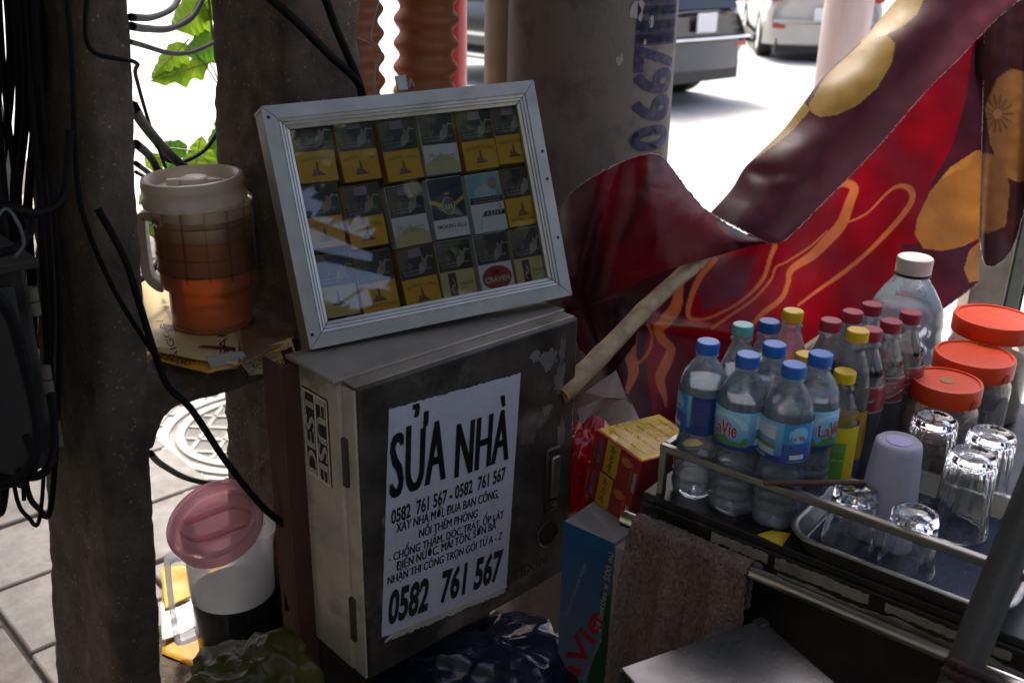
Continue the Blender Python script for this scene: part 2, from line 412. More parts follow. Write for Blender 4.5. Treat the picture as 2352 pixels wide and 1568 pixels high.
# cars on the road
def car(name, label, rear, h, paint, L=4.6, W=1.82, H=1.65, plate=True, strip=None, gz=.32):
    left = V((-h.y, h.x, 0)); base = V((rear.x, rear.y, -.125))
    t = thing(name, label, 'car', base + h * L / 2, group='cars on the road')
    m = mk('paint_' + name, paint, .25, var=.03, coat=.6, spec=.6)
    blk = mk('car_black_trim', (.012, .012, .013), .45, var=.1); tyre_m = mk('tyre_rubber', (.015, .015, .015), .8, var=.1)
    gls = mk('car_window', (.01, .012, .014), .05, var=0, spec=.8); chrome = mk('car_chrome', (.75, .75, .75), .15, metal=1, var=.05)
    def Q(x, y, z): return base + h * x + left * y + UP * z
    # stations: x from rear, half width, sill z, belt z, roof z, roof half width
    st = [(0, .80, gz + .16, .80, .98, .62), (.06, .88, gz + .04, .86, 1.04, .66), (.25, .91, gz - .06, .92, H * .88, .66), (.7, .91, gz - .08, .95, H * .985, .68), (1.6, .91, gz - .08, .95, H, .70),
          (2.5, .91, gz - .08, .94, H * .98, .68), (3.2, .91, gz - .08, .92, H * .70, .66), (3.6, .90, gz - .08, .90, .99, .78), (4.3, .86, gz - .04, .78, .84, .72), (L, .70, gz + .06, .62, .66, .58)]
    mb = MB(); ring = []
    for x, hw, z0, zb, zr, rw in st:
        k = W / 1.82; hw *= k; rw *= k
        half = [(hw * .75, z0), (hw * .97, z0 + .06), (hw, z0 + (zb - z0) * .45), (hw * .985, zb * .93), (hw * .94, zb), (rw * 1.05, zb + (zr - zb) * .8), (rw * .9, zr - .01), (rw * .5, zr + .01)]
        ring.append([Q(x, y, z) for y, z in half] + [Q(x, -y, z) for y, z in half[::-1]])
    n = len(ring[0]); vs = [p for r_ in ring for p in r_]
    fs = [(i * n + k, i * n + (k + 1) % n, (i + 1) * n + (k + 1) % n, (i + 1) * n + k) for i in range(len(ring) - 1) for k in range(n)]
    fs += [tuple(range(n)), tuple(range((len(ring) - 1) * n, len(ring) * n))[::-1]]
    obj('body', MB().add(vs, fs), m, t, sub=2, smooth=True)
    for sg in (-1, 1):
        for x in (.88, L - .92):
            c = Q(x, sg * (W / 2 - .12), .325)
            wmb = MB().lathe([(.20, -.11), (.30, -.115), (.325, -.09), (.325, .09), (.30, .115), (.20, .11)], 28, c, h, UP, left)
            wh = obj('wheel', wmb, tyre_m, t, sharp=30)
            rim = MB().lathe([(.02, .05), (.20, .06), (.215, .10), (.225, .115), (.21, .118)], 28, c, h, UP, left * sg)
            for q_ in range(7):
                a = q_ * 6.283 / 7; d = h * math.cos(a) + UP * math.sin(a); e = left * sg
                rim.box(c + e * .075 + d * .03 - d.cross(e) * .02, d * .17, d.cross(e) * .04, e * .025)
            obj('rim', rim, chrome, wh, sharp=30)
            arch = MB().lathe([(.345, -.13), (.375, -.13), (.375, .125), (.345, .125)], 20, c, h, UP, left, arc=(-.1, 3.24), close=True)
            obj('wheel_arch', arch, blk, t)
        obj('sill', MB().box(Q(1.2, sg * (W / 2 - .02), gz - .10), h * (L - 2.5), left * sg * .05, UP * .09), blk, t)
        if strip: obj('side_strip', MB().box(Q(1.22, sg * (W / 2 + .03), gz - .07), h * (L - 2.54), left * sg * .02, UP * .035), chrome, t); obj('side_strip', MB().box(Q(1.22, sg * (W / 2 - .01), gz + .17), h * (L - 2.54), left * sg * .025, UP * .04), chrome, t)
        obj('side_window', MB().add([Q(.75, sg * W * .475, .98), Q(3.1, sg * W * .475, .98), Q(2.6, sg * W * .385, H * .9), Q(1.0, sg * W * .385, H * .92)], [(0, 1, 2, 3)]), gls, t)
        obj('tail_light', MB().cbox(Q(.06, sg * W * .40, H * .66), .12, .26, .14, h, left, UP), mk('tail_light_red', (.35, .01, .01), .2, var=0, coat=.5), t, bevel=.02)
        obj('reflector', MB().cbox(Q(-.02, sg * W * .375, gz + .22), .03, .2, .06, h, left, UP), mk('tail_light_red', (.35, .01, .01)), t, bevel=.008)
    obj('rear_bumper', MB().add(*_bumper(Q, W, gz)), m if not strip else mk('bumper_grey', (.10, .10, .105), .45, var=.05), t, bevel=.03)
    obj('bumper_lip', MB().cbox(Q(-.07, 0, gz + .30), .05, W * .86, .03, h, left, UP), chrome if strip else m, t, bevel=.01)
    obj('under_panel', MB().cbox(Q(.35, 0, gz - .06), .7, W * .78, .2, h, left, UP), blk, t)
    obj('rear_window', MB().add([Q(-.005, -W * .33, 1.02), Q(-.005, W * .33, 1.02), Q(.2, W * .30, H * .84), Q(.2, -W * .30, H * .84)], [(0, 1, 2, 3)]), gls, t)
    if plate:
        pc = Q(-.05, 0, gz + (.46 if strip else .40)); pl = obj('number_plate', MB().cbox(pc, .02, .34, .2, h, left, UP), mk('plate_white', (.75, .75, .75), .4, var=.02), t, bevel=.008)
    return t
def _bumper(Q, W, gz):
    pts = []
    for y in (-1, -.93, -.7, 0, .7, .93, 1):
        x = -.06 + .25 * abs(y) ** 6
        pts += [Q(x, y * W / 2, gz - .04), Q(x + .06, y * W / 2, gz - .06), Q(x + .10, y * W / 2, gz + .30), Q(x, y * W / 2, gz + .28)]
    fs = []
    for i in range(6):
        for k in range(4): fs.append((i * 4 + k, i * 4 + (k + 1) % 4, (i + 1) * 4 + (k + 1) % 4, (i + 1) * 4 + k))
    fs += [(0, 1, 2, 3), (27, 26, 25, 24)]
    return pts, fs
car('black_suv', 'black sport utility car driving away past the round concrete pole', V((1.98, 11.2, 0)), ND, (.012, .012, .014), H=1.75, strip=True, gz=.42)
hs = V((.13, .99, 0)).normalized()
car('silver_sedan', 'champagne silver saloon car seen from behind beyond the pink and white post', V((4.62, 15.8, 0)), hs, (.46, .43, .38), H=1.45, gz=.30, L=4.5, W=1.78)
car('white_sedan', 'grey car further along the road ahead of the champagne saloon', V((6.3, 23.5, 0)), hs, (.40, .41, .43), H=1.45, gz=.30, L=4.5, W=1.78)
# pink and white post by the kerb
pb = PD(1935, 120, 4.3)
m_pink = mk('post_paint', (.62, .42, .38), .5, var=.12, scale=3, c2=(.66, .60, .58), stretch=(5, 5, .6))
pp = thing('kerb_post', 'thick pinkish white painted steel post standing by the road', 'post', (pb.x, pb.y, -.02))
obj('tube', MB().lathe([(.10, -.02), (.102, 1.5), (.10, 3.2)], 32, V((pb.x, pb.y, 0))), m_pink, pp, smooth=True)
obj('base_collar', MB().lathe([(.16, -.02), (.16, .02), (.115, .06)], 32, V((pb.x, pb.y, 0))), m_steel, pp, sharp=35)
# ================================================================== concrete ladder pole and what stands on it
HO = V((-.318, 1.29, 0)) + ND * .135               # a point on the pole's front plane, u runs along AD, depth along ND
def HP(u, d, z): return HO + AD * u + ND * d + UP * z
HN = -ND
def hhit(x, y, off=0): return PP(x, y, HO + HN * off, HN)
m_conc = mk('pole_concrete', (.105, .078, .056), .92, var=.5, scale=16, bump=1.0, bscale=95, dirt=.55, dirtc=(.040, .028, .020), dscale=7, dlo=.48, detail=10)
def add_aggregate(m, amt=.5):
    t = m.node_tree; N = t.nodes; L = t.links; b = N['Principled BSDF']; src = b.inputs['Base Color'].links[0].from_socket
    tc = N.new('ShaderNodeTexCoord'); vo = N.new('ShaderNodeTexVoronoi'); vo.inputs['Scale'].default_value = 105; L.new(tc.outputs['Object'], vo.inputs['Vector'])
    r = N.new('ShaderNodeMapRange'); r.inputs[1].default_value = .12; r.inputs[2].default_value = .26; r.inputs[3].default_value = 1; r.inputs[4].default_value = 0; L.new(vo.outputs['Distance'], r.inputs[0])
    ns = N.new('ShaderNodeTexNoise'); ns.inputs['Scale'].default_value = 35; L.new(tc.outputs['Object'], ns.inputs['Vector'])
    r2 = N.new('ShaderNodeMapRange'); r2.inputs[1].default_value = .45; r2.inputs[2].default_value = .60; L.new(ns.outputs['Fac'], r2.inputs[0])
    mm = N.new('ShaderNodeMath'); mm.operation = 'MULTIPLY'; L.new(r.outputs[0], mm.inputs[0]); L.new(r2.outputs[0], mm.inputs[1])
    m2 = N.new('ShaderNodeMath'); m2.operation = 'MULTIPLY'; L.new(mm.outputs[0], m2.inputs[0]); m2.inputs[1].default_value = amt
    x = N.new('ShaderNodeMix'); x.data_type = 'RGBA'; L.new(m2.outputs[0], x.inputs[0]); L.new(src, x.inputs[6]); x.inputs[7].default_value = (.42, .37, .31, 1)
    L.new(x.outputs[2], b.inputs['Base Color'])
add_aggregate(m_conc, .5)
def rough_loft(secs, amp=.0045, seed=0, chips=.006):
    """secs: list of rings (same count); pushed in and out by fractal noise, corners chipped"""
    mb = MB(); vs = []; n = len(secs[0])
    for r in secs:
        c = sum(r, V()) / n
        for p in r:
            q = p * 38 + V((seed, 0, 0)); d = fbm(q) * amp + fbm(p * 11 + V((0, seed, 0))) * amp * .8
            vs.append(p + (p - c).normalized() * d)
    fs = [(i * n + k, i * n + (k + 1) % n, (i + 1) * n + (k + 1) % n, (i + 1) * n + k) for i in range(len(secs) - 1) for k in range(n)]
    fs += [tuple(range(n))[::-1], tuple(range((len(secs) - 1) * n, len(secs) * n))]
    return mb.add(vs, fs)
def rect_ring(f, x0, x1, y0, y1, nx, ny, ch=.009):
    pts = []
    for i in range(nx + 1): pts.append((x0 + ch + (x1 - x0 - 2 * ch) * i / nx, y0))
    for i in range(ny + 1): pts.append((x1, y0 + ch + (y1 - y0 - 2 * ch) * i / ny))
    for i in range(nx + 1): pts.append((x1 - ch - (x1 - x0 - 2 * ch) * i / nx, y1))
    for i in range(ny + 1): pts.append((x0, y1 - ch - (y1 - y0 - 2 * ch) * i / ny))
    return [f(a, b) for a, b in pts]
hp = thing('concrete_utility_pole', 'dark rough concrete ladder shaped utility pole draped with black cables', 'utility pole', HP(-.05, .12, 0))
DEP0, DEPZ = .215, .05
def hdep(z): return DEP0 + DEPZ * (1.5 - z)
def edge_fn(p, q):                                # straight leg edge through two picked points of the front plane
    a, b = hhit(*p), hhit(*q); ua, ub = (a - HO).dot(AD), (b - HO).dot(AD)
    return lambda z: ua + (ub - ua) * (z - a.z) / (b.z - a.z)
uL0 = edge_fn((192, 100), (250, 1300)); uL1 = edge_fn((305, 100), (372, 1500)); uR1 = edge_fn((832, 100), (835, 700)); _r = edge_fn((655, 100), (690, 1300)); uR0 = lambda z: _r(z)
zs = [z * .012 for z in range(-10, 216)]
for a, b, sd_ in ((uL0, uL1, 1), (uR0, uR1, 9)):
    obj('leg', rough_loft([rect_ring(lambda x, y: HP(x, y, z), a(z), b(z), 0, hdep(z), 7, 16) for z in zs], seed=sd_), m_conc, hp, smooth=True)
def crossbar(zt, th, fil=.055):
    secs = []; u0, u1 = uL1(zt) - .02, uR0(zt) + .02; N = 46
    for i in range(N + 1):
        u = u0 + (u1 - u0) * i / N; e = min(u - u0 - .02, u1 - .02 - u); e = max(0, min(fil, e)); x = fil - e
        f = fil - math.sqrt(max(0, fil * fil - x * x)); zb = zt - th - f; zt2 = zt + f * .6
        secs.append(rect_ring(lambda d, z: HP(u, d, z), .004, hdep(zt) - .004, zb, zt2, 12, 7))
    obj('crossbar', rough_loft(secs, seed=4), m_conc, hp, smooth=True)
def level_at(px, py, d):                          # height at which the sight line is d behind the front plane
    r = ray(px, py); return (CC + r * (((HO + ND * d) - CC).dot(ND) / r.dot(ND))).z
ZB1, ZB2 = level_at(487, 740, .115) - .024, level_at(548, 1470, .105) - .016
crossbar(ZB1, ZB1 - hhit(450, 928).z); crossbar(ZB2, .07); crossbar(1.66, .07); crossbar(.06, .08)
print('POLE', ZB1, ZB2, hhit(450, 928).z, uL0(1), uL1(1), uR0(1), uR1(1))
# ------------------------------------------------------------------ cartons under the upper jug
m_sai = mk('carton_cream', (.68, .50, .22), .55, var=.12, scale=12, dirt=.12)
m_org = mk('carton_orange', (.74, .34, .02), .5, var=.12, scale=10, dirt=.12)
m_greyb = mk('carton_grey_back', (.36, .34, .31), .85, var=.1)
m_maroon = mk('print_maroon', (.10, .012, .018), .5, var=.1); m_black = mk('print_black', (.012, .012, .012), .6, var=.1)
m_white = mk('print_white', (.78, .78, .76), .55, var=.06); m_brownp = mk('print_brown', (.16, .06, .02), .5, var=.2)
m_photo = mk('print_dark_photo', (.05, .04, .04), .5, var=.5, scale=60, c2=(.30, .16, .10))
m_silver = mk('carton_foil', (.62, .62, .62), .3, metal=.6, var=.1, bump=.5, bscale=18)
def curled(name, label, pts, mat, group=None, curl=.0, th=.0012, nu=14, nv=10, wav=.003, seed=0):
    """a loose sheet of carton from four corners (world points), slightly buckled"""
    a, b, c, d = [V(p) for p in pts]; N = (b - a).cross(d - a).normalized()
    if N.z < 0: N = -N
    def fn(u, v):
        p = (a * (1 - u) + b * u) * (1 - v) + (d * (1 - u) + c * u) * v
        return p + N * (wav * fbm(p * 22 + V((seed, 0, 0))) + curl * (2 * u - 1) ** 2)
    o = obj(name, MB().grid(fn, nu, nv), mat, None, smooth=True, solid=th); tag(o, label, 'carton', group); return o, fn
zt = ZB1 + .012
def CZ(x, y, dz=0): return PZ(x, y, zt + dz)
def zquad(q, dz, dzs=(0, 0, 0, 0)): return [CZ(x, y, dz + e) for (x, y), e in zip(q, dzs)]
def sheetfn(fn, lift=.0012): # unit sheet (0..1) to space, lifted off the surface
    def f(x, y):
        p = fn(x, y); N = (fn(x + .01, y) - p).cross(fn(x, y + .01) - p).normalized(); N = N if N.z > 0 else -N
        return p + N * lift
    return f
gc = 'flattened cigarette cartons used as mats'
o, f1 = curled('flattened_carton', 'flattened orange carton at the bottom under the brown tea jug, half covered', zquad([(330, 818), (480, 858), (660, 800), (470, 690)], .001), m_org, gc, seed=1)
for p in ('2 LONG',): lettering(sheetfn(f1), p, .16, m_black, o, at=(.42, .08), sx=.8, bold=.01)
o, f2 = curled('flattened_carton', 'cream cigarette carton sheet with upside down lettering under the brown tea jug', zquad([(322, 640), (352, 806), (545, 838), (560, 650)], .004, (.004, .01, 0, 0)), m_sai, gc, seed=2)
F2 = sheetfn(f2)
lettering(F2, 'SAIGON', .15, m_black, o, at=(.62, .80), rot=math.radians(190), sx=1.2)
obj('printed_bar', MB().grid(lambda u, v: F2(.84 + .04 * u, .55 + .42 * v), 3, 8), m_maroon, o)
obj('printed_bar', MB().grid(lambda u, v: F2(.66 + .1 * u, .16 + .14 * v), 3, 4), m_maroon, o)
lettering(F2, 'SAIGON', .12, m_black, o, at=(.86, .22), rot=math.radians(200), sx=1.2)
for k in range(4): lettering(F2, 'HÚT THUỐC DẪN ĐẾN', .035, m_brownp, o, at=(.45 + k * .04, .25), rot=math.radians(200))
# the small carton with a maroon corner that folds down over the front edge
fr = [hhit(480, 870, .022), hhit(600, 915, .022), hhit(678, 876, .022), hhit(668, 760, .022)]
o, f3 = curled('flattened_carton', 'cream carton with maroon print draped over the front edge of the crossbar', [CZ(545, 758, .006), CZ(640, 720, .006), CZ(676, 775, .006), CZ(560, 838, .006)], mk('print_photo_carton', (.13, .09, .07), .4, var=.6, scale=30, c2=(.32, .18, .10)), gc, seed=3)
def flap(name, label, q, mat, tilt=0, seed=0, off=.016):
    pts = [hhit(x, y, off + e) for (x, y), e in q]
    a, b, c, d = pts
    def fn(u, v):
        p = (a * (1 - u) + b * u) * (1 - v) + (d * (1 - u) + c * u) * v
        return p + HN * (.002 * fbm(p * 30 + V((seed, 0, 0))) + .004 * math.sin(v * 3.1))
    ob = obj(name, MB().grid(fn, 10, 8), mat, None, smooth=True, solid=.0012); tag(ob, label, 'carton', gc)
    return ob, (lambda x, y: fn(x, y) + HN * .0016)
o, f4 = flap('carton_flap', 'cream carton end hanging over the crossbar with upside down lettering and maroon square', [((540, 820), .004), ((668, 776), .004), ((684, 850), .016), ((575, 862), .016)], m_sai, seed=5)
lettering(f4, 'SAIGON', .30, m_black, o, at=(.40, .62), rot=math.pi, sx=.62)
lettering(f4, 'VIRGINIA', .13, m_black, o, at=(.48, .38), rot=math.pi, sx=.7)
lettering(f4, '200/20', .11, m_black, o, at=(.52, .16), rot=math.pi, sx=.7)
obj('printed_square', MB().grid(lambda u, v: f4(.74 + .22 * u, .22 + .58 * v), 4, 4), m_maroon, o)
o, f5 = flap('carton_flap', 'torn grey carton tab hanging over the front of the crossbar', [((470, 818), .012), ((548, 806), .012), ((546, 846), .018), ((484, 853), .018)], m_greyb, seed=6)
o, f6 = flap('carton_flap', 'small folded grey carton corner beside the torn hanging tab', [((541, 808), .014), ((556, 806), .014), ((584, 850), .02), ((572, 862), .02)], m_greyb, seed=7)
o, f7 = curled('flattened_carton', 'silvery foil carton sheet beside the brown tea jug', zquad([(560, 690), (640, 640), (690, 728), (655, 752)], .008, (0, .012, .02, 0)), m_silver, gc, seed=8, wav=.006)
o, f8 = curled('flattened_carton', 'cream carton leaning behind the brown tea jug with fine print', [CZ(585, 660, .01), CZ(586, 625, .035), CZ(672, 690, .05), CZ(665, 715, .01)], m_sai, gc, seed=9)
for k in range(3): lettering(sheetfn(f8), 'HÚT THUỐC DẪN ĐẾN', .05, m_brownp, o, at=(.25 + .12 * k, .5), rot=math.radians(90), sx=1)
bk = [PD(590, 550, 1.70), PD(640, 574, 1.69), PD(648, 648, 1.68), PD(590, 640, 1.69)]
o, f9 = curled('flattened_carton', 'orange carton standing upright behind the brown tea jug', bk, m_org, gc, seed=10)
# ------------------------------------------------------------------ jugs
def jugfn(o, ang):
    X = V((math.cos(ang), math.sin(ang), 0)); Y = V((-math.sin(ang), math.cos(ang), 0)); return X, Y
m_jug = thin('jug_plastic_brown', tint=(.96, .86, .74), ior=1.45, rough=.22, haze=.52, hazec=(1, .86, .70))
m_tea0 = mk('brown_tea', (.75, .20, .02), .25, var=.3, scale=14, sss=0, transl=.85, c2=(.85, .32, .06))
m_tea = thin('tea_see_through', tint=(.90, .42, .11), ior=1.33, rough=.3, haze=.62, hazec=(.80, .27, .035))
m_lidw = mk('lid_plastic_cream', (.82, .73, .62), .4, var=.12, scale=9, dirt=.25, dirtc=(.33, .2, .1), dscale=9, transl=.3)
m_stain = mk('stain_brown', (.3, .14, .06), .6)
JZ = zt + .012; J1 = PZ(490, 735, JZ)
j = thing('tea_jug', 'stained plastic jug of brown tea with a cream screw lid on the concrete crossbar', 'jug', J1)
k = dep(J1) / FPX
R1 = 106 * k; JS = .885
def grid_mod(a, z): return 1
prof = [(r_, z_ * JS) for r_, z_ in [(R1 * .80, .002), (R1 * .84, .0), (R1 * .845, .004), (R1 * .85, .062), (R1 * .855, .068), (R1 * .97, .074), (R1 * .985, .080), (R1, .20), (R1, .218), (R1 * 1.03, .22), (R1 * 1.03, .226)]]
pz = .164 * JS
obj('body', MB().lathe([p for p in prof if p[1] > .15 * JS], 48, J1, caps=''), m_jug, j, sharp=40)
obj('lower_body', MB().lathe([p for p in prof if p[1] < .15 * JS] + [(R1 * .999, .199 * JS)], 48, J1, caps='b'), thin('jug_plastic_low', tint=(.97, .88, .78), ior=1.45, rough=.22, haze=.24, hazec=(.95, .66, .40)), j, sharp=40)
ribs = MB()
for zz in (.093, .119, .146, .168):
    ribs.lathe([(R1 * .993 + .0002, zz - .001), (R1 * .993 + .0022, zz), (R1 * .993 + .0002, zz + .001)], 48, J1)
for q in range(14):
    a = 2 * math.pi * q / 14 + .1; d = V((math.cos(a), math.sin(a), 0)); e = V((-d.y, d.x, 0))
    ribs.box(J1 + d * (R1 * .986) - e * .001 + UP * .084, d * .0035, e * .002, UP * .112)
obj('moulded_grid', ribs, thin('jug_plastic_ribs', tint=(.96, .90, .82), ior=1.45, rough=.22, haze=.10, hazec=(.8, .6, .42)), j)
obj('tea', MB().lathe([(r_, z_ * JS) for r_, z_ in [(R1 * .76, .006), (R1 * .81, .009), (R1 * .815, .062), (R1 * .83, .07), (R1 * .94, .079), (R1 * .968, .164), (R1 * .96, .1645)]], 48, J1), m_tea, j, sharp=40)
LT = V((-.04, -.02, 1)).normalized(); lx = V((1, 0, 0)); lx = (lx - LT * lx.dot(LT)).normalized(); ly = LT.cross(lx)
ld = obj('lid', MB().lathe([(r_, z_ - .226 * (1 - JS)) for r_, z_ in [(R1 * .96, .222), (R1 * 1.05, .222), (R1 * 1.055, .232), (R1 * 1.0, .236), (R1 * 1.0, .245), (R1 * 1.02, .247), (R1 * 1.03, .252), (R1 * 1.0, .262), (R1 * .94, .263), (R1 * .86, .258), (R1 * .82, .246), (R1 * .3, .245), (0.0001, .245)]], 48, J1, lx, ly, LT), m_lidw, j, sharp=50)
kn = MB(); kn.lathe([(R1 * .30, .244), (R1 * .29, .258), (R1 * .2, .261), (.0001, .261)], 24, J1 - UP * .226 * (1 - JS) + lx * R1 * .05, lx, ly, LT)
kn.cbox(J1 + LT * .224 + lx * R1 * .02, R1 * 1.1, .012, .014, lx, ly, LT)
obj('knob', kn, m_lidw, ld, bevel=.0015)
hd = V((-1, -.12, 0)).normalized(); he = V((-hd.y, hd.x, 0))
def hx(x, z): return J1 + hd * (R1 * x) + UP * z * JS
hpts = cable3([hx(.98, .196), hx(1.16, .196), hx(1.24, .186), hx(1.25, .12), hx(1.22, .088), hx(1.05, .070), hx(.93, .066)], 5)
hm = MB(); ring = []
for i, p in enumerate(hpts):
    tdir = (hpts[min(i + 1, len(hpts) - 1)] - hpts[max(i - 1, 0)]).normalized(); nn = tdir.cross(he).normalized()
    ring += [p - he * .011 - nn * .007, p + he * .011 - nn * .007, p + he * .011 + nn * .007, p - he * .011 + nn * .007]
n = len(hpts); hm.add(ring, [(i * 4 + q, i * 4 + (q + 1) % 4, (i + 1) * 4 + (q + 1) % 4, (i + 1) * 4 + q) for i in range(n - 1) for q in range(4)] + [(3, 2, 1, 0), tuple(range(n * 4 - 4, n * 4))])
obj('handle', hm, mk('jug_handle', (.62, .55, .48), .4, var=.12, transl=.35), j, bevel=.003)
# lower jug: clear white plastic, coffee-dark drink, pink lid laid askew
zt2 = ZB2 + .016
J2 = PZ(548, 1470, zt2); k = dep(J2) / FPX; R2 = 98 * k
j2 = thing('drink_jug', 'translucent white jug half full of dark drink inside the lower opening of the concrete pole', 'jug', J2)
m_clr = thin('jug_plastic_white', tint=(.86, .88, .90), ior=1.45, rough=.25, haze=.5, hazec=(.86, .88, .92))
def spout(a, z): # pouring lip towards the right
    t = max(0, math.cos(a + .25)); return 1 + (.18 * t ** 10 * max(0, (z - .21) / .05) if z > .21 else 0)
TOP2 = .243
low2 = [(R2 * .80, .003), (R2 * .88, 0), (R2 * .9, .006), (R2 * .934, .112)]
obj('body', MB().lathe([(R2 * .934, .112), (R2 * .97, .205), (R2 * .985, .207), (R2 * 1.0, TOP2), (R2 * 1.025, TOP2 + .002)], 56, J2, mod=spout, caps=''), m_clr, j2, sharp=45)
obj('lower_body', MB().lathe(low2, 56, J2, caps='b'), thin('jug_plastic_clear_low', tint=(.93, .94, .95), ior=1.45, rough=.2, haze=.05, hazec=(.7, .72, .74)), j2, sharp=45)
obj('drink', MB().lathe([(R2 * .82, .006), (R2 * .865, .008), (R2 * .91, .112), (.0001, .112)], 48, J2), mk('dark_drink', (.008, .006, .006), .1, var=0), j2, sharp=40)
hd2 = V((-.93, -.37, 0)).normalized(); he2 = V((-hd2.y, hd2.x, 0))
def hx2(x, z): return J2 + hd2 * (R2 * x) + UP * z
for off, nm in ((0, 'handle'),):
    hpts = cable3([hx2(.95, .20), hx2(1.22, .20), hx2(1.34, .18), hx2(1.34, .05), hx2(1.26, .03), hx2(.92, .034)], 5); hm = MB(); ring = []
    for i, p in enumerate(hpts):
        tdir = (hpts[min(i + 1, len(hpts) - 1)] - hpts[max(i - 1, 0)]).normalized(); nn = tdir.cross(he2).normalized()
        ring += [p - he2 * .012 - nn * .005, p + he2 * .012 - nn * .005, p + he2 * .012 + nn * .005, p - he2 * .012 + nn * .005]
    n = len(hpts); hm.add(ring, [(i * 4 + q, i * 4 + (q + 1) % 4, (i + 1) * 4 + (q + 1) % 4, (i + 1) * 4 + q) for i in range(n - 1) for q in range(4)] + [(3, 2, 1, 0), tuple(range(n * 4 - 4, n * 4))])
    obj(nm, hm, m_clr, j2, bevel=.002)
lc = PD(492, 1196, dep(J2) - .165); LN = V((-.18, -.42, .9)).normalized(); lX = V((1, 0, 0)); lX = (lX - LN * LN.dot(lX)).normalized(); lY = LN.cross(lX)
RL = 110 * dep(lc) / FPX
m_pinkl = thin('lid_plastic_pink', tint=(.97, .70, .76), ior=1.45, rough=.12, haze=.46, hazec=(1, .66, .72))
pl_ = thing('pink_jug_lid', 'translucent pink jug lid with finger grips lying askew on the lower jug', 'lid', lc)
obj('rim', MB().lathe([(RL * .955, -.022), (RL * .965, -.022), (RL * .98, .0), (RL * 1.0, .001), (RL * 1.0, .006), (RL * .96, .009), (RL * .86, .007), (RL * .83, .0), (RL * .80, -.013), (RL * .3, -.014), (.0001, -.014)], 56, lc, lX, lY, LN), m_pinkl, pl_, sharp=50)
for sg in (-1, 1):
    pts = [lc + (lX * (x * .78) + lY * (sg * (.10 + .22 * (1 - x * x)) + .10 * math.sin(x * 2.6) * 1)) * RL for x in np.linspace(-.92, .92, 15)]
    gm = MB()
    for i in range(14): gm.box(pts[i] - LN * .014, (pts[i + 1] - pts[i]) * 1.02, (lY * .0012), LN * .016)
    obj('finger_grip', gm, m_pinkl, pl_)
# cartons under the lower jug
def LZ(q, dz, e=(0, 0, 0, 0)): return [PZ(x, y, zt2 - .012 + dz + d) for (x, y), d in zip(q, e)]
o, f = curled('flattened_carton', 'bright orange carton sheet under the lower jug with scribbled print', LZ([(372, 1300), (372, 1500), (480, 1548), (520, 1300)], .001), m_org, gc, seed=12)
lettering(sheetfn(f), 'uCe', .14, m_brownp, o, at=(.62, .68), rot=math.radians(-75), bold=.01)
o, f = curled('flattened_carton', 'silvery photo printed carton sheet beside the handle of the lower jug', LZ([(368, 1385), (372, 1475), (450, 1440), (440, 1370)], .008), m_silver, gc, seed=13)
o, f = curled('flattened_carton', 'yellow carton at the back of the lower opening behind the jug', LZ([(368, 1310), (378, 1400), (440, 1370), (430, 1300)], .012, (.02, 0, 0, .02)), mk('carton_yellow', (.62, .40, .05), .5, var=.15), gc, seed=14)
# olive plastic bag in front of the lower jug
def blob(c, rx, ry, rz, amp, seed, n=48, m=30, flatten=.0, fq=6.0):
    mb = MB()
    def fn(u, v):
        a = 2 * math.pi * u; b = math.pi * (v - .5); d = V((math.cos(a) * math.cos(b), math.sin(a) * math.cos(b), math.sin(b)))
        rr = 1 + amp * (noise.noise(d * 1.5 + V((seed, 0, 0))) * .6 + (.35 - abs(noise.noise(d * fq * .4 + V((0, seed, 0))))) * .5 + (.3 - abs(noise.noise(d * fq * .9 + V((0, seed, 3))))) * .22 + noise.noise(d * fq * 3) * .03 + .16 * max(0, .12 - abs(noise.noise(d * fq * .7 + V((seed, 5, 1))))) + .10 * max(0, .1 - abs(noise.noise(d * fq * 1.7 + V((2, seed, 1))))))
        return V(c) + V((d.x * rx, d.y * ry, d.z * rz)) * rr
    return mb.grid(fn, n, m)
bp = PD(590, 1590, 1.40)
m_olive = mk('bag_olive', (.075, .07, .012), .36, var=.4, scale=8, bump=.6, bscale=22, transl=.35, spec=.4)
o = obj('plastic_bag', blob(bp - UP * .02, .10, .09, .085, .5, 3.0, 90, 60), m_olive, None, smooth=True); tag(o, 'bulging olive green plastic bag in front of the lower jug', 'plastic bag')
ob_ = PZ(590, 1600, .52)
o = thing('plastic_crate', 'dark grey plastic crate under the olive bag at the foot of the pole', 'crate', (bp.x, bp.y, 0))
m_crate = mk('crate_dark', (.03, .03, .032), .6, var=.2)
zc = bp.z - .095
obj('floor', MB().cbox((bp.x, bp.y, .03), .22, .20, .02, AD, ND), m_crate, o)
for s_, ax, bx_ in ((-1, AD, ND), (1, AD, ND)):
    obj('side_panel', MB().cbox(V((bp.x, bp.y, zc / 2)) + ND * .10 * s_, .22, .012, zc, AD, ND), m_crate, o)
    obj('side_panel', MB().cbox(V((bp.x, bp.y, zc / 2)) + AD * .104 * s_, .012, .188, zc, AD, ND), m_crate, o)
obj('lid', MB().cbox((bp.x, bp.y, zc + .008), .225, .205, .014, AD, ND), m_crate, o)
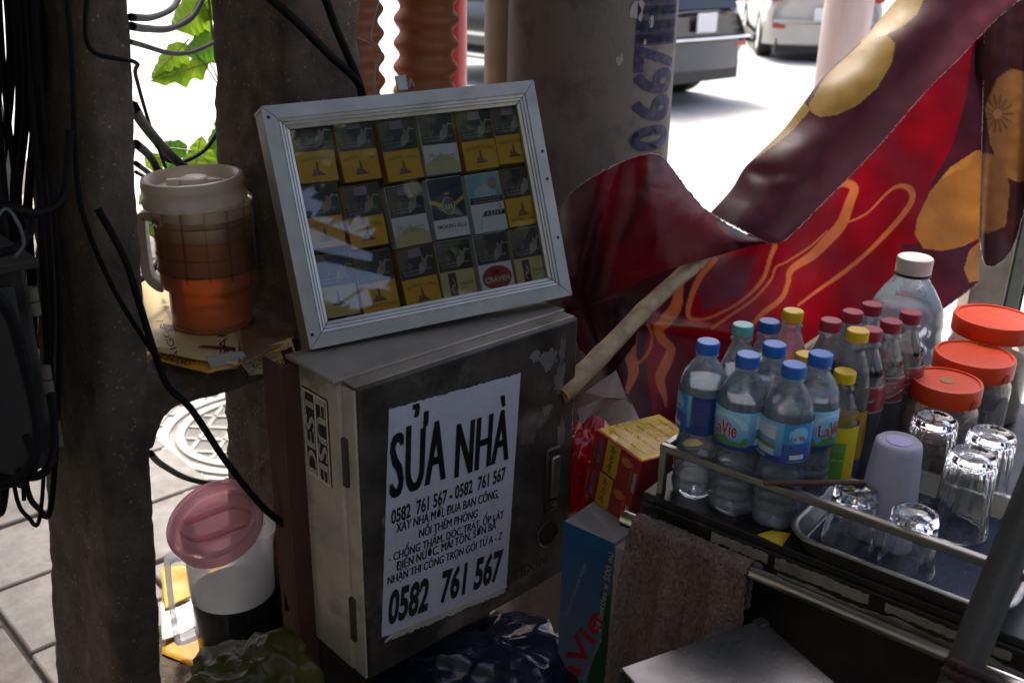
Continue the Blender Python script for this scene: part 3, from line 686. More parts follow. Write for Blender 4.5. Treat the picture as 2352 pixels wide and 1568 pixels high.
# ------------------------------------------------------------------ leaf plant beyond the pole
m_lf = mk('vine_leaf', (.16, .34, .02), .45, var=.25, scale=18, c2=(.30, .46, .03), transl=.55, bump=.15, bscale=50)
m_lfd = mk('vine_leaf_deep', (.08, .24, .02), .45, var=.25, scale=18, c2=(.14, .32, .03), transl=.55, bump=.15, bscale=50)
m_stem = mk('vine_stem', (.14, .20, .05), .6, var=.2)
ZL = 2.15
vb = PD(520, 300, ZL + .02)
vp = thing('vine_plant', 'bright green leafy climbing plant behind the upper opening of the concrete pole', 'plant', (vb.x, vb.y, -.05))
stem_pts = [V((vb.x + .03, vb.y, -.05)), V((vb.x + .02, vb.y + .02, .5)), V((vb.x, vb.y, 1.0)), PD(508, 420, ZL), PD(505, 200, ZL), PD(486, 60, ZL), PD(468, -120, ZL)]
obj('stem', MB().tube(cable3(stem_pts, 6), .003, 6), m_stem, vp, smooth=True)
def leaf(base, tip, wid, mat, seed, Z=ZL, lobes=.07, fold=.3, toward=0):
    b = PD(*base, Z); t = PD(*tip, Z + toward); ax = t - b; Ln = ax.length; ax.normalize(); sd2 = ax.cross(CF).normalized(); nf = sd2.cross(ax); W = wid * Z / FPX / 2; R = random.Random(seed)
    prof = []; nn = 22
    for i in range(nn + 1):
        u = i / nn; wv = (math.sin(math.pi * u ** .72) ** .8) * (1 + lobes * math.sin(u * 20 + seed) * (1 if u < .9 else 0)); prof.append((u, wv * W))
    mb = MB(); vs = []; fs = []
    for i, (u, wv) in enumerate(prof):
        c = b + ax * Ln * u + nf * .012 * math.sin(u * 3)
        for q in (-1, -.5, 0, .5, 1): vs.append(c + sd2 * wv * q + nf * (abs(q) * wv * fold + .0025 * math.sin(u * 40) * abs(q)))
    for i in range(nn):
        for q in range(4): fs.append((i * 5 + q, i * 5 + q + 1, i * 5 + q + 6, i * 5 + q + 5))
    mb.add(vs, fs); lo = obj('leaf', mb, mat, vp, smooth=True)
    vm = MB(); vm.tube([b + ax * Ln * u - nf * .001 for u in np.linspace(-.12, .97, 8)], [.0016] * 4 + [.001] * 4, 5)
    for u in (.25, .4, .55, .7):
        for q in (-1, 1):
            wv = math.sin(math.pi * u ** .72) ** .8 * W; s0 = b + ax * Ln * u - nf * .0012; e0 = b + ax * Ln * (u + .13) + sd2 * wv * q * .85 + nf * (wv * fold * .8 - .0005)
            vm.tube([s0, e0], .0006, 4)
    obj('veins', vm, mk('leaf_vein', (.32, .42, .08), .5, var=.1), lo)
    # petiole back to the stem
    return lo
for a_, b_, w_, m_, s_ in (((530, 60), (478, 70), 60, m_lfd, 21), ((470, 120), (420, 175), 40, m_lfd, 22), ((520, 330), (455, 370), 60, m_lfd, 23), ((350, 425), (318, 470), 44, m_lf, 24), ((470, 20), (430, -20), 80, m_lfd, 25), ((400, 400), (380, 350), 46, m_lfd, 26)): leaf(a_, b_, w_, m_, s_, Z=ZL + .12)
leaf((470, 10), (392, 62), 100, m_lf, 1); leaf((500, 92), (420, 120), 78, m_lfd, 2); leaf((425, 100), (346, 180), 66, m_lf, 3)
leaf((480, 145), (344, 186), 50, m_lf, 4, lobes=.3); leaf((444, 410), (462, 312), 78, m_lf, 5); leaf((520, 300), (474, 340), 56, m_lfd, 6)
leaf((430, 345), (352, 335), 46, m_lfd, 7); leaf((334, 355), (372, 392), 42, m_lf, 8); leaf((330, 530), (372, 495), 86, m_lfd, 9); leaf((505, 285), (490, 285), 40, m_lf, 10); leaf((505, 40), (455, -40), 80, m_lf, 11)
for a, b in (((505, 200), (482, 145)), ((505, 260), (500, 92)), ((508, 420), (444, 415)), ((508, 400), (430, 345)), ((486, 60), (470, 10)), ((508, 420), (330, 530)), ((505, 200), (425, 100)), ((508, 420), (334, 355))):
    p, q = PD(*a, ZL), PD(*b, ZL); obj('petiole', MB().tube([p, p.lerp(q, .5) + UP * .01, q], .0013, 5), m_stem, vp)
# ------------------------------------------------------------------ cables
m_cab = mk('cable_black', (.006, .006, .007), .6, var=.15, spec=.1)
m_wire = mk('wire_grey', (.10, .10, .10), .5)
KD = 1.075
def cable(pts, r, label, group=None, mat=None, name='cable', n=8, zfix=None):
    P3 = [p if isinstance(p, V) else PD(p[0], p[1], p[2] * (KD if mat is None else 1)) for p in pts]
    o = obj(name, MB().tube(cable3(P3, 7), r, n), mat or m_cab, None, smooth=True); return tag(o, label, 'cable', group)
gb = 'black cables hanging down the concrete pole'; lb = 'black cable hanging in the thick bundle down the outer side of the concrete pole'
def SA(d, z, off): return HP(uL0(z) - off, d, z)     # point beside the pole's outer side
R = random.Random(11)
for i in range(30):
    d0 = R.uniform(.03, .23); d1 = d0 + R.uniform(-.05, .05); off = R.uniform(.012, .10); zb = R.uniform(.80, .95); sw = R.uniform(-.03, .03)
    pts = [SA(min(.24, max(.0, d0 + R.uniform(-.03, .03))), 2.2, off), SA(d0, 1.75, off), SA(d0 + sw, 1.4, off + R.uniform(-.008, .01)), SA(d1, 1.2, off + .01), SA(d1 - .01, 1.05, off + .016)]
    if i % 2: pts += [SA(d1 + .02, zb, off + .03), SA(d1 + .06, zb - .03, off + .035), SA(d1 + .10, zb + .02, off + .04), SA(d1 + .11, 1.1, off + .03)]
    else: pts += [SA(d1 - .01, zb, off + .02)]
    cable(pts, R.choice((.003, .0042, .005, .006)), lb, gb)
# named cables seen on the pole and through the openings (picture position, then depth)
zf = 1.17
cable([(150, -60, 1.08), (165, 130, 1.10), (172, 330, 1.13), (190, 490, 1.16), (262, 665, 1.2), (345, 800, 1.25), (378, 850, 1.28)], .0035, 'thin black cable slanting down the front of the left concrete leg')
cable([(200, -40, 1.1), (205, 110, 1.12), (310, 143, 1.17), (312, 175, 1.3), (345, 290, 1.5), (385, 400, 1.6), (400, 480, 1.62)], .0028, 'thin black cable bending round the left leg and dropping through the upper opening')
cable([(225, 480, 1.155), (285, 590, 1.18), (318, 690, 1.205), (352, 800, 1.235), (385, 885, 1.265), (440, 940, 1.285), (520, 1060, 1.33), (600, 1160, 1.36), (662, 1212, 1.39)], .005, 'thick black cable running from the left leg down across to the brown bar')
cable([(300, 60, 1.25), (335, 66, 1.5), (390, 66, 1.7), (440, 40, 1.8), (470, -10, 1.85)], .006, 'glossy black cable curving across the top of the upper opening')
cable([(300, 40, 1.3), (350, 40, 1.6), (395, 20, 1.75), (420, -20, 1.85)], .0055, 'black cable at the very top of the upper opening behind the curving one')
cable([(295, 95, 1.35), (330, 105, 1.45), (390, 122, 1.6), (440, 120, 1.7), (495, 96, 1.8), (520, 80, 1.85)], .0042, 'slack black cable sagging between the pole legs below the top cables')
cable([(306, 245, 1.3), (330, 285, 1.45), (380, 345, 1.6), (440, 400, 1.68), (500, 460, 1.7)], .0085, 'thickest black cable running diagonally through the upper opening behind the tea jug')
cable([(375, 350, 1.62), (385, 368, 1.64), (420, 372, 1.66), (470, 345, 1.7), (500, 305, 1.72), (515, 280, 1.74)], .0038, 'black cable looping up to the right behind the upper opening')
cable([(312, 330, 1.4), (345, 360, 1.5), (375, 410, 1.56), (430, 470, 1.6)], .0065, 'black cable dipping behind the tea jug lid')
cable([(312, 375, 1.4), (345, 400, 1.5), (385, 430, 1.56), (440, 480, 1.6)], .004, 'black cable just below the dipping one behind the tea jug')
cable([(312, 395, 1.4), (335, 410, 1.46), (362, 445, 1.52), (375, 500, 1.55)], .0028, 'thin black wire curving down to the jug handle')
cable([(375, 560, 1.56), (365, 600, 1.54), (340, 630, 1.5), (310, 650, 1.45)], .005, 'short black cable passing behind the jug handle')
cable([(345, 1040, 1.5), (370, 1065, 1.6), (430, 1098, 1.75), (500, 1112, 1.85), (560, 1115, 1.9)], .0055, 'black cable sagging across the lower opening above the pavement')
cable([(590, -30, 1.24), (680, 50, 1.28), (760, 130, 1.33), (822, 190, 1.37), (840, 260, 1.40)], .0062, 'thick black cable slanting down the right leg to the display case')
cable([(735, -40, 1.28), (770, 60, 1.32), (800, 130, 1.35), (826, 195, 1.375), (838, 260, 1.40)], .0062, 'second thick black cable meeting the slanting one behind the display case')
cable([(650, 1150, 1.42), (655, 1290, 1.43), (660, 1400, 1.44)], .004, 'short black cable beside the brown bar')
# coiled loop over the meter box
cable([(-60, 560, .98), (0, 580, .985), (50, 560, 1.0), (72, 520, 1.03), (55, 485, 1.06), (10, 470, 1.06), (-50, 475, 1.05)], .005, 'black cable loop lying on top of the meter box')
cable([(-40, 640, .95), (20, 720, .97), (55, 830, .99), (85, 960, 1.0), (85, 1030, 1.0), (50, 1095, 1.0), (0, 1110, 1.0), (-40, 1100, 1.0)], .0062, 'thick black cable hanging in front of the meter box and looping under it')
cable([(60, 1000, 1.03), (80, 1060, 1.02), (60, 1100, 1.02), (20, 1100, 1.02), (-30, 1085, 1.02)], .005, 'black cable loop under the meter box')
cable([(120, 900, 1.06), (125, 1020, 1.06), (110, 1075, 1.05), (75, 1095, 1.04), (40, 1080, 1.04)], .005, 'black cable end curling below the bundle beside the meter box')
cable([(-30, 540, .98), (10, 480, 1.0), (40, 510, 1.0), (55, 560, 1.01), (35, 590, 1.01)], .0016, 'thin grey wire curled above the meter box', mat=m_wire, name='wire')
cable([(160, 300, 1.1), (150, 420, 1.1), (130, 470, 1.08), (80, 490, 1.05), (30, 480, 1.03), (-20, 470, 1.02)], .0055, 'black cable leaving the bundle above the meter box')
# meter box
mbx = PD(-10, 840, 1.12)
m_mbox = mk('meter_box_grey', (.022, .02, .017), .8, var=.2, dirt=.3)
mt = thing('meter_box', 'dark grey electric meter box behind the hanging cables', 'meter box', PD(0, 1090, 1.12))
p0 = PD(58, 610, 1.15); p1 = PD(70, 1085, 1.23)
tp = p0.z; bt = p1.z; cx = V((p0.x, p0.y, 0))
obj('case', MB().box(cx + UP * bt, -AD * .16 + V((-.03, .0, 0)), ND * .12, UP * (tp - bt)), m_mbox, mt, bevel=.006)
dr = obj('door', MB().box(cx + UP * (bt + .012) - AD * .018 - ND * .012, -AD * .13, ND * .0115, UP * (tp - bt - .03)), m_mbox, mt, bevel=.003)
for f_ in (.78, .40, .12):
    hg = MB()
    for q in range(2): hg.tube([cx - ND * .010 + AD * .0 + UP * (bt + (tp - bt) * f_ + q * .018), cx - ND * .010 + UP * (bt + (tp - bt) * f_ + q * .018 + .016)], .006, 10)
    obj('hinge', hg, mk('hinge_beige', (.10, .09, .07), .5, var=.15), mt, sharp=35)
obj('hood', MB().box(cx + UP * tp + AD * .01 - ND * .02, -AD * .18, ND * .15, UP * .012), m_mbox, mt, bevel=.003)

# dark cabinet shape added behind the bundle to darken the bright gaps
kc = PD(72, 1075, 1.74); ktop = 2.35
m_kab = mk('backing_dark', (.014, .013, .012), .7, var=.35, scale=7, dirt=.4, dirtc=(.03, .026, .022), dscale=5)
kb_ = thing('dark_backing', 'made-up tall dark cabinet added to darken the gaps behind the hanging cables', 'cabinet', kc)
kx = V((-.985, -.17, 0)); ky = V((-.17, .985, 0))
obj('body', MB().box(kc, kx * .40, ky * .18, UP * (ktop - kc.z)), m_kab, kb_, bevel=.006)
obj('door', MB().box(kc + kx * .02 - ky * .012 + UP * .02, kx * .36, ky * .011, UP * (ktop - kc.z - .04)), m_kab, kb_, bevel=.003)
obj('door_handle', MB().box(kc + kx * .05 - ky * .03 + UP * .7, kx * .02, ky * .018, UP * .12), m_kab, kb_, bevel=.003)
obj('wall_bracket', MB().box(kc - kx * .12 + ky * .06 + UP * .2, kx * .13, ky * .03, UP * .03), m_kab, kb_)
# ================================================================== fuse box, display case, pipes, round pole
# ---- fuse box: front face along AD, turned to -ND
F0 = PD(812, 890, 1.295); ztop = F0.z; BW, BH, BD_ = .422, .481, .147
m_box = mk('box_steel_cream', (.46, .42, .345), .5, metal=.0, var=.3, scale=9, bump=.2, bscale=40, dirt=.75, dirtc=(.12, .09, .065), dscale=8, dlo=.52, detail=12)
m_boxt = mk('box_top_grimy', (.30, .265, .22), .45, metal=.15, var=.35, scale=6, bump=.15, bscale=30, dirt=.65, dirtc=(.07, .055, .045), dscale=6, dlo=.53)
m_door = mk('door_steel_scuffed', (.05, .042, .035), .42, metal=.2, var=.75, scale=13, bump=.25, bscale=35, dirt=.85, dirtc=(.22, .20, .165), dscale=8, dlo=.535, detail=14)
def FB(u, d, z): return F0 + AD * u + ND * d + UP * z      # u right, d back, z up from the top edge
fb = thing('fuse_box', 'grimy cream steel fuse box with a dark scuffed door and a pasted house repair poster', 'fuse box', FB(BW / 2, BD_ / 2, -BH))
obj('case', MB().box(FB(0, .034, -BH), AD * BW, ND * (BD_ - .034), UP * (BH - .004)), m_box, fb, bevel=.007, bseg=3)
obj('top_plate', MB().box(FB(-.012, .030, -.004), AD * (BW + .012), ND * (BD_ + .004 - .03), UP * .006), m_boxt, fb, bevel=.002)
dz = obj('door', MB().box(FB(.006, 0, -BH + .002), AD * (BW - .004), ND * .030, UP * (BH - .006)), m_door, fb, bevel=.005, bseg=3)
obj('door_edge', MB().box(FB(.002, .004, -BH + .004), AD * .004, ND * .027, UP * (BH - .012)), m_box, dz, bevel=.001)
obj('door_top_edge', MB().box(FB(.004, .004, -.005), AD * (BW - .008), ND * .026, UP * .0035), mk('edge_worn', (.30, .26, .21), .4, metal=.3, var=.4, scale=12), dz, bevel=.001)
for z0 in (-.16, -.42):
    obj('hinge', MB().box(FB(-.003, .022, z0), AD * .008, ND * .012, UP * .075), mk('hinge_dark', (.05, .045, .04), .5, var=.2), fb, bevel=.002)
# latch
lo = FB(BW - .062, 0, -.335); lt = obj('latch', MB().box(lo - ND * .006, AD * .030, ND * .007, UP * .118), mk('latch_dark', (.05, .048, .045), .4, metal=.6, var=.3), dz, bevel=.004)
obj('latch_lever', MB().box(lo - ND * .013 + AD * .006 + UP * .03, AD * .018, ND * .008, UP * .075), mk('latch_steel', (.22, .21, .19), .35, metal=.8, var=.3), lt, bevel=.003)
obj('keyhole', MB().lathe([(.006, 0), (.006, .004), (.003, .0045), (.0001, .0045)], 16, lo - ND * .006 + AD * .015 + UP * .017, AD, UP, -ND), mk('latch_steel', (.2, .2, .2)), lt, sharp=35)
obj('latch_rim', MB().lathe([(.021, 0), (.0235, .002), (.026, 0)], 24, FB(BW - .05, -.0005, -.38), AD, UP, -ND), m_door, dz)
lettering(planefn(FB(0, -.001, 0), AD, UP, -ND), 'TEXIN', .028, m_black, dz, at=(BW - .09, -BH + .052), bold=.004, sx=1.05)
# flaked paint patches standing off the door
pm = mk('paint_flake', (.125, .118, .105), .5, var=.3, scale=20, bump=.2)
Rf = random.Random(4)
for (uc, zc_, w_, h_) in ((.36, -.06, .05, .05), (.385, -.10, .035, .07), (.395, -.2, .025, .08), (.33, -.045, .03, .03), (.05, -.22, .03, .05), (.06, -.30, .04, .10), (.39, -.05, .02, .05), (.055, -.36, .035, .02), (.36, -.145, .03, .025)):
    n = 34; poly = []
    for i in range(n):
        a = 2 * math.pi * i / n; rr = .45 + Rf.uniform(.0, .25) + .5 * abs(noise.noise(V((math.cos(a) * 1.3 + uc * 90, math.sin(a) * 1.3, zc_ * 70)))); poly.append(FB(uc + math.cos(a) * w_ / 2 * rr, 0, zc_ + math.sin(a) * h_ / 2 * rr))
    obj('paint_flake', MB().prism(poly, -ND * .0007), pm, dz)
# side sticker: DEST / FUSE read downwards
SO = FB(0, .128, -.045); sX = -ND; sY = UP        # on the left side, x towards the front
stp = lambda x, y: SO + sX * x + sY * y - AD * .0012
st = obj('sticker', MB().box(SO - AD * .0008 + sX * -.002 + UP * -.133, sX * .066, AD * .0009, UP * .137), mk('sticker_black', (.02, .018, .016), .5, var=.3, dirt=.2, dirtc=(.2, .18, .14), dscale=20), fb)
fr_ = MB()
for x0, x1 in ((.0, .003), (.029, .033), (.059, .062)): fr_.box(stp(x0, -.131), sX * (x1 - x0), -AD * .0004, UP * .133)
for y0 in (-.133, -.001): fr_.box(stp(0, y0), sX * .062, -AD * .00041, UP * .003)
m_stl = mk('sticker_cream', (.72, .67, .56), .5, var=.12, dirt=.3, dscale=20); obj('border', fr_, m_stl, st)
lettering(lambda x, y: stp(x, y) - AD * .0005, 'DEST', .03, m_stl, st, at=(.016, -.0655), rot=math.pi / 2, bold=.0, fit=.126, fith=.0235, fat=.03)
lettering(lambda x, y: stp(x, y) - AD * .0005, 'FUSE', .03, m_stl, st, at=(.046, -.0655), rot=-math.pi / 2, bold=.0, fit=.126, fith=.0235, fat=.03)
# poster
q = [(893, 940), (1195, 857), (1162, 1348), (876, 1462)]
pq = [PP(x, y, FB(0, 0, 0), ND) for x, y in q]
m_paper = mk('poster_paper', (.46, .46, .52), .75, var=.09, scale=14, bump=.5, bscale=14, dirt=.4, dirtc=(.36, .33, .30), dscale=9, dlo=.60)
pu = [((p - F0).dot(AD), (p - F0).z) for p in pq]
def ragged(a, b, n, amp, R):
    return [(a[0] + (b[0] - a[0]) * i / n + R.uniform(-amp, amp), a[1] + (b[1] - a[1]) * i / n + R.uniform(-amp, amp)) for i in range(n)]
edge = ragged(pu[0], pu[1], 60, .0010, Rf) + ragged(pu[1], pu[2], 40, .0004, Rf) + ragged(pu[2], pu[3], 60, .0013, Rf) + ragged(pu[3], pu[0], 40, .0003, Rf)
po = obj('poster', MB().prism([FB(u, -.0002, z) for u, z in edge], -ND * .0008), m_paper, dz)
strip_ = ragged((pu[3][0] + .004, pu[3][1] - .012), (pu[2][0], pu[2][1] - .010), 60, .0022, Rf) + ragged((pu[2][0], pu[2][1] + .02), (pu[3][0] + .004, pu[3][1] + .02), 6, .001, Rf)
obj('old_paper', MB().prism([FB(u, -.00005, z) for u, z in strip_], -ND * .0005), mk('old_paper', (.40, .36, .31), .85, var=.2), dz)
m_ink = mk('poster_ink', (.012, .012, .014), .55, var=.25, scale=60)
# poster sheet coordinates: bilinear over its four corners (metres along the door), text fitted to rows read off the sheet
def puv(px, py):
    p = PP(px, py, FB(0, 0, 0), ND); return ((p - F0).dot(AD), (p - F0).z)
pf = planefn(F0, AD, UP, -ND, .0016)
def row(s, l, r, hpx, bold, sp=1.0, fat=0):
    """a line of capitals between two picked points at mid height"""
    a, b = puv(*l), puv(*r); mid = ((a[0] + b[0]) / 2, (a[1] + b[1]) / 2)
    t0, t1 = puv((l[0] + r[0]) / 2, (l[1] + r[1]) / 2 - hpx / 2), puv((l[0] + r[0]) / 2, (l[1] + r[1]) / 2 + hpx / 2)
    lettering(pf, s, 1, m_ink, po, at=mid, rot=math.atan2(b[1] - a[1], b[0] - a[0]), bold=bold, fit=math.hypot(b[0] - a[0], b[1] - a[1]), fith=abs(t0[1] - t1[1]), spacing=sp, fat=fat)
row('SỬA', (897, 1046), (1023, 1004), 198, .0, 1.02, .045); row('NHÀ', (1048, 1018), (1169, 978), 152, .0, 1.02, .045)
row('0582  761 567 - 0582  761 567', (897, 1187), (1160, 1085), 33, .03)
row('XÂY NHÀ MỚI, ĐUA BAN CÔNG,', (909, 1209), (1144, 1129), 31, .0, fat=.034)
row('NỐI THÊM PHÒNG', (962, 1218), (1096, 1171), 30, .0, fat=.034)
row('- CHỐNG THẤM, DÓC TRÁT, ỐP LÁT', (892, 1277), (1156, 1175), 31, .0, fat=.034)
row('ĐIỆN NƯỚC, MÁI TÔN, SƠN BẢ', (909, 1299), (1138, 1203), 31, .0, fat=.034)
row('NHẬN THI CÔNG TRỌN GÓI TỪ A - Z', (889, 1332), (1152, 1227), 29, .0, fat=.034)
row('0582', (891, 1396), (984, 1361), 78, .04); row('761 567', (1012, 1348), (1152, 1294), 74, .04)
# brown steel bar the box is fixed to
m_brown = mk('bar_rust_brown', (.09, .035, .025), .7, var=.25, scale=10, bump=.2)
bb = thing('mounting_bar', 'rusty brown steel angle bar standing behind the left edge of the fuse box', 'steel bar', FB(-.012, BD_ + .02, -ztop))
obj('flange', MB().box(FB(-.030, BD_ - .012, -ztop), AD * .032, ND * .006, UP * (ztop - .008)), m_brown, bb, bevel=.001)
obj('web', MB().box(FB(-.030, BD_ - .005, -ztop), AD * .006, ND * .042, UP * (ztop - .008)), m_brown, bb, bevel=.001)
obj('back_board', MB().box(FB(.02, BD_ + .004, -ztop), AD * .36, ND * .022, UP * (ztop - .03)), mk('board_dark', (.05, .042, .035), .8, var=.25), bb)
# ---- display case of cigarette packs
cq = quad3([(607, 244), (1230.6, 184), (1307, 679), (704, 805)], 1.365)
cX = (cq[1] - cq[0] + cq[2] - cq[3]) / 2; CWd = cX.length; cX = cX.normalized()
cYv = (cq[0] - cq[3] + cq[1] - cq[2]) / 2; cYv = cYv - cX * cYv.dot(cX); CHt = cYv.length; cY = cYv.normalized(); cN = cX.cross(cY).normalized()
cO = sum(cq, V()) / 4
def CS(x, y, n=0): return cO + cX * x + cY * y + cN * n
hw, hh = CWd / 2, CHt / 2; FRW = .034; CD = .045
m_alu = mk('frame_aluminium', (.42, .41, .38), .42, metal=.75, var=.14, scale=20, bump=.06, bscale=60, dirt=.25, dirtc=(.14, .12, .10), dscale=14, stretch=(1, 1, 1))
m_aluS = mk('frame_side', (.30, .28, .25), .5, metal=.6, var=.2, scale=14, dirt=.3)
dc = thing('display_case', 'tilted aluminium framed glass case of cigarette packs on top of the fuse box', 'display case', CS(0, -hh, -CD / 2))
def rail(p0, p1, q0, q1):
    """mitred rail with stepped grooves: outer edge p0-p1, inner edge q0-q1 (case coordinates)"""
    steps = [(0, 0), (0, .002), (.55, .002), (.56, .0005), (.60, .0005), (.61, .0015), (.70, .0005), (.71, -.001), (.74, -.001), (.75, 0), (.83, -.001), (.84, -.003), (.87, -.003), (.88, -.002), (1, -.004), (1, -.012)]
    vs = []; 
    for t, n in steps:
        for a, b in ((p0, q0), (p1, q1)): vs.append(CS(a[0] + (b[0] - a[0]) * t, a[1] + (b[1] - a[1]) * t, n + .0))
    fs = [(2 * i, 2 * i + 1, 2 * i + 3, 2 * i + 2) for i in range(len(steps) - 1)]
    return MB().add(vs, fs)
oc = [(-hw, hh), (hw, hh), (hw, -hh), (-hw, -hh)]; ic = [(-hw + FRW, hh - FRW), (hw - FRW, hh - FRW), (hw - FRW, -hh + FRW), (-hw + FRW, -hh + FRW)]
for i in range(4):
    g_ = .0006; k2 = (i + 1) % 4
    d = V((oc[k2][0] - oc[i][0], oc[k2][1] - oc[i][1], 0)).normalized()
    sh = lambda p, s: (p[0] + d.x * g_ * s, p[1] + d.y * g_ * s)
    ro = obj('frame_rail', rail(sh(oc[i], 1), sh(oc[k2], -1), sh(ic[i], 1), sh(ic[k2], -1)), m_alu, dc, bevel=0)
obj('mitre_joint', MB().grid(lambda u, v: CS((u * 2 - 1) * (hw - .001), (v * 2 - 1) * (hh - .001), -.0125), 1, 1) if False else MB().tube([CS(-hw + .001, hh - .001, .0016), CS(-hw + FRW, hh - FRW, -.003)], .0005, 5), m_black, dc)
for i in (1, 2, 3): obj('mitre_joint', MB().tube([CS(oc[i][0] * .998, oc[i][1] * .997, .0016), CS(*ic[i], -.003)], .0005, 5), m_black, dc)
for (x, y) in ((-hw + .007, hh - .016), (-hw + .007, -hh + .02), (hw - .007, .05 - hh * .2), (hw - .007, hh * .35), (hw - .007, -hh * .45)):
    obj('screw', MB().lathe([(.0026, .002), (.002, .0028), (.0001, .0028)], 10, CS(x, y), cX, cY, cN), m_black, dc)
sd_w = [((-hw, -hh), (-hw, hh)), ((-hw, hh), (hw, hh)), ((hw, hh), (hw, -hh)), ((hw, -hh), (-hw, -hh))]
for i, (a, b) in enumerate(sd_w):
    e = V((b[0] - a[0], b[1] - a[1], 0)); inn = V((e.y, -e.x, 0)).normalized()
    a3 = CS(a[0], a[1], -CD); ev = cX * e.x + cY * e.y; iv = cX * inn.x + cY * inn.y
    obj('side_panel', MB().box(a3 + iv * .001, ev, iv * .004, cN * (CD + .0015)), m_aluS, dc)
obj('back_panel', MB().box(CS(-hw + .005, -hh + .005, -CD), cX * (2 * hw - .01), cY * (2 * hh - .01), cN * .003), mk('case_back', (.04, .035, .03), .8, var=.2), dc)
m_pane = thin('case_glass', tint=(.985, .99, .985), ior=1.5, rough=.012, k=2.6, haze=.003, hazec=(.8, .8, .78))
obj('glass_pane', MB().add([CS(-hw + .025, -hh + .025, -.007), CS(hw - .025, -hh + .025, -.007), CS(hw - .025, hh - .025, -.007), CS(-hw + .025, hh - .025, -.007)], [(0, 1, 2, 3)]), m_pane, dc)
# clip and string on top
m_str = mk('string_grey', (.33, .30, .27), .9, var=.3, bump=.6, bscale=300)
cl_ = PD(922, 196, dep(CS(-.0, hh)) + .012)
cp = thing('clip', 'small metal clip with knotted string on the top edge of the display case', 'clip', cl_)
obj('plate', MB().cbox(cl_ + UP * .003, .016, .006, .022, cX, cN, cY), mk('clip_metal', (.4, .39, .36), .45, metal=.7), cp, bevel=.001)
kn = MB()
for i in range(5):
    ps = [cl_ + cX * (.012 + .006 * math.sin(a + i)) + cY * (.002 + .007 * math.cos(a * 1.3 + i * 2)) + cN * (.004 * math.sin(a * 1.7 + i)) for a in np.linspace(0, 6, 12)]
    kn.tube(ps, .0011, 5)
obj('knot', kn, m_str, cp, smooth=True)
for pts, lb2 in (([(876, -20, 1.43), (860, 40, 1.44), (852, 90, 1.45), (868, 105, 1.45), (878, 125, 1.45)], 'thin grey string hanging from above the display case'),
                 ([(820, 88, 1.44), (850, 100, 1.45), (876, 122, 1.45)], 'short frayed end of the string knot above the display case'),):
    cable(pts, .0011, lb2, mat=m_str, name='string')
for i in range(3):
    x = 868 + i * 5
    cable([(877, 122, 1.45), (866 - i * 2, 150, 1.455), (856 + i * 3, 190, 1.46), (858 + i * 4, 212, 1.462), (872 + i * 3, 222, 1.462)], .0008, 'loose strand of grey string looping down to the display case', 'loose string strands on the display case', mat=m_str, name='string')
# packs
PWd, PHt, PTh = .0575, .0905, .022
m_film = thin('cellophane', tint=(1, 1, 1), ior=1.5, rough=.08, bump=.55, bscale=70, k=.45)
m_pk = mk('pack_yellow', (.80, .42, .012), .45, var=.06, coat=.3); m_pkd = mk('pack_side_orange', (.6, .27, .01), .45, var=.08)
m_pkw = mk('pack_white', (.78, .79, .80), .4, var=.04, coat=.3); m_pkn = mk('pack_navy', (.012, .022, .075), .4, var=.08, coat=.3)
m_pkt = mk('pack_tan', (.62, .48, .23), .45, var=.06, coat=.3); m_pkg = mk('pack_gold', (.62, .48, .14), .35, var=.06, coat=.3, metal=.2)
m_warn = mk('warning_dark', (.028, .026, .027), .45, var=.3, scale=40, coat=.3); m_skin = mk('warning_hand', (.30, .24, .20), .5, var=.35, scale=60)
m_skin2 = mk('warning_figure', (.16, .13, .11), .5, var=.4, scale=60); m_goldp = mk('print_gold', (.55, .38, .08), .35, metal=.5, var=.08)
m_red = mk('print_red', (.35, .012, .02), .45, var=.06); m_cyan = mk('print_cyan', (.16, .38, .48), .5, var=.2, scale=50, c2=(.30, .50, .56))
m_tealp = mk('print_teal', (.03, .25, .35), .5, var=.1); m_greyp = mk('print_grey', (.33, .33, .34), .5, var=.05); m_lilac = mk('stamp_lilac', (.34, .25, .32), .6, var=.1)
m_txt = mk('print_pale', (.50, .49, .48), .5, var=.05); m_cream = mk('print_pale_gold', (.60, .52, .25), .45, var=.05)
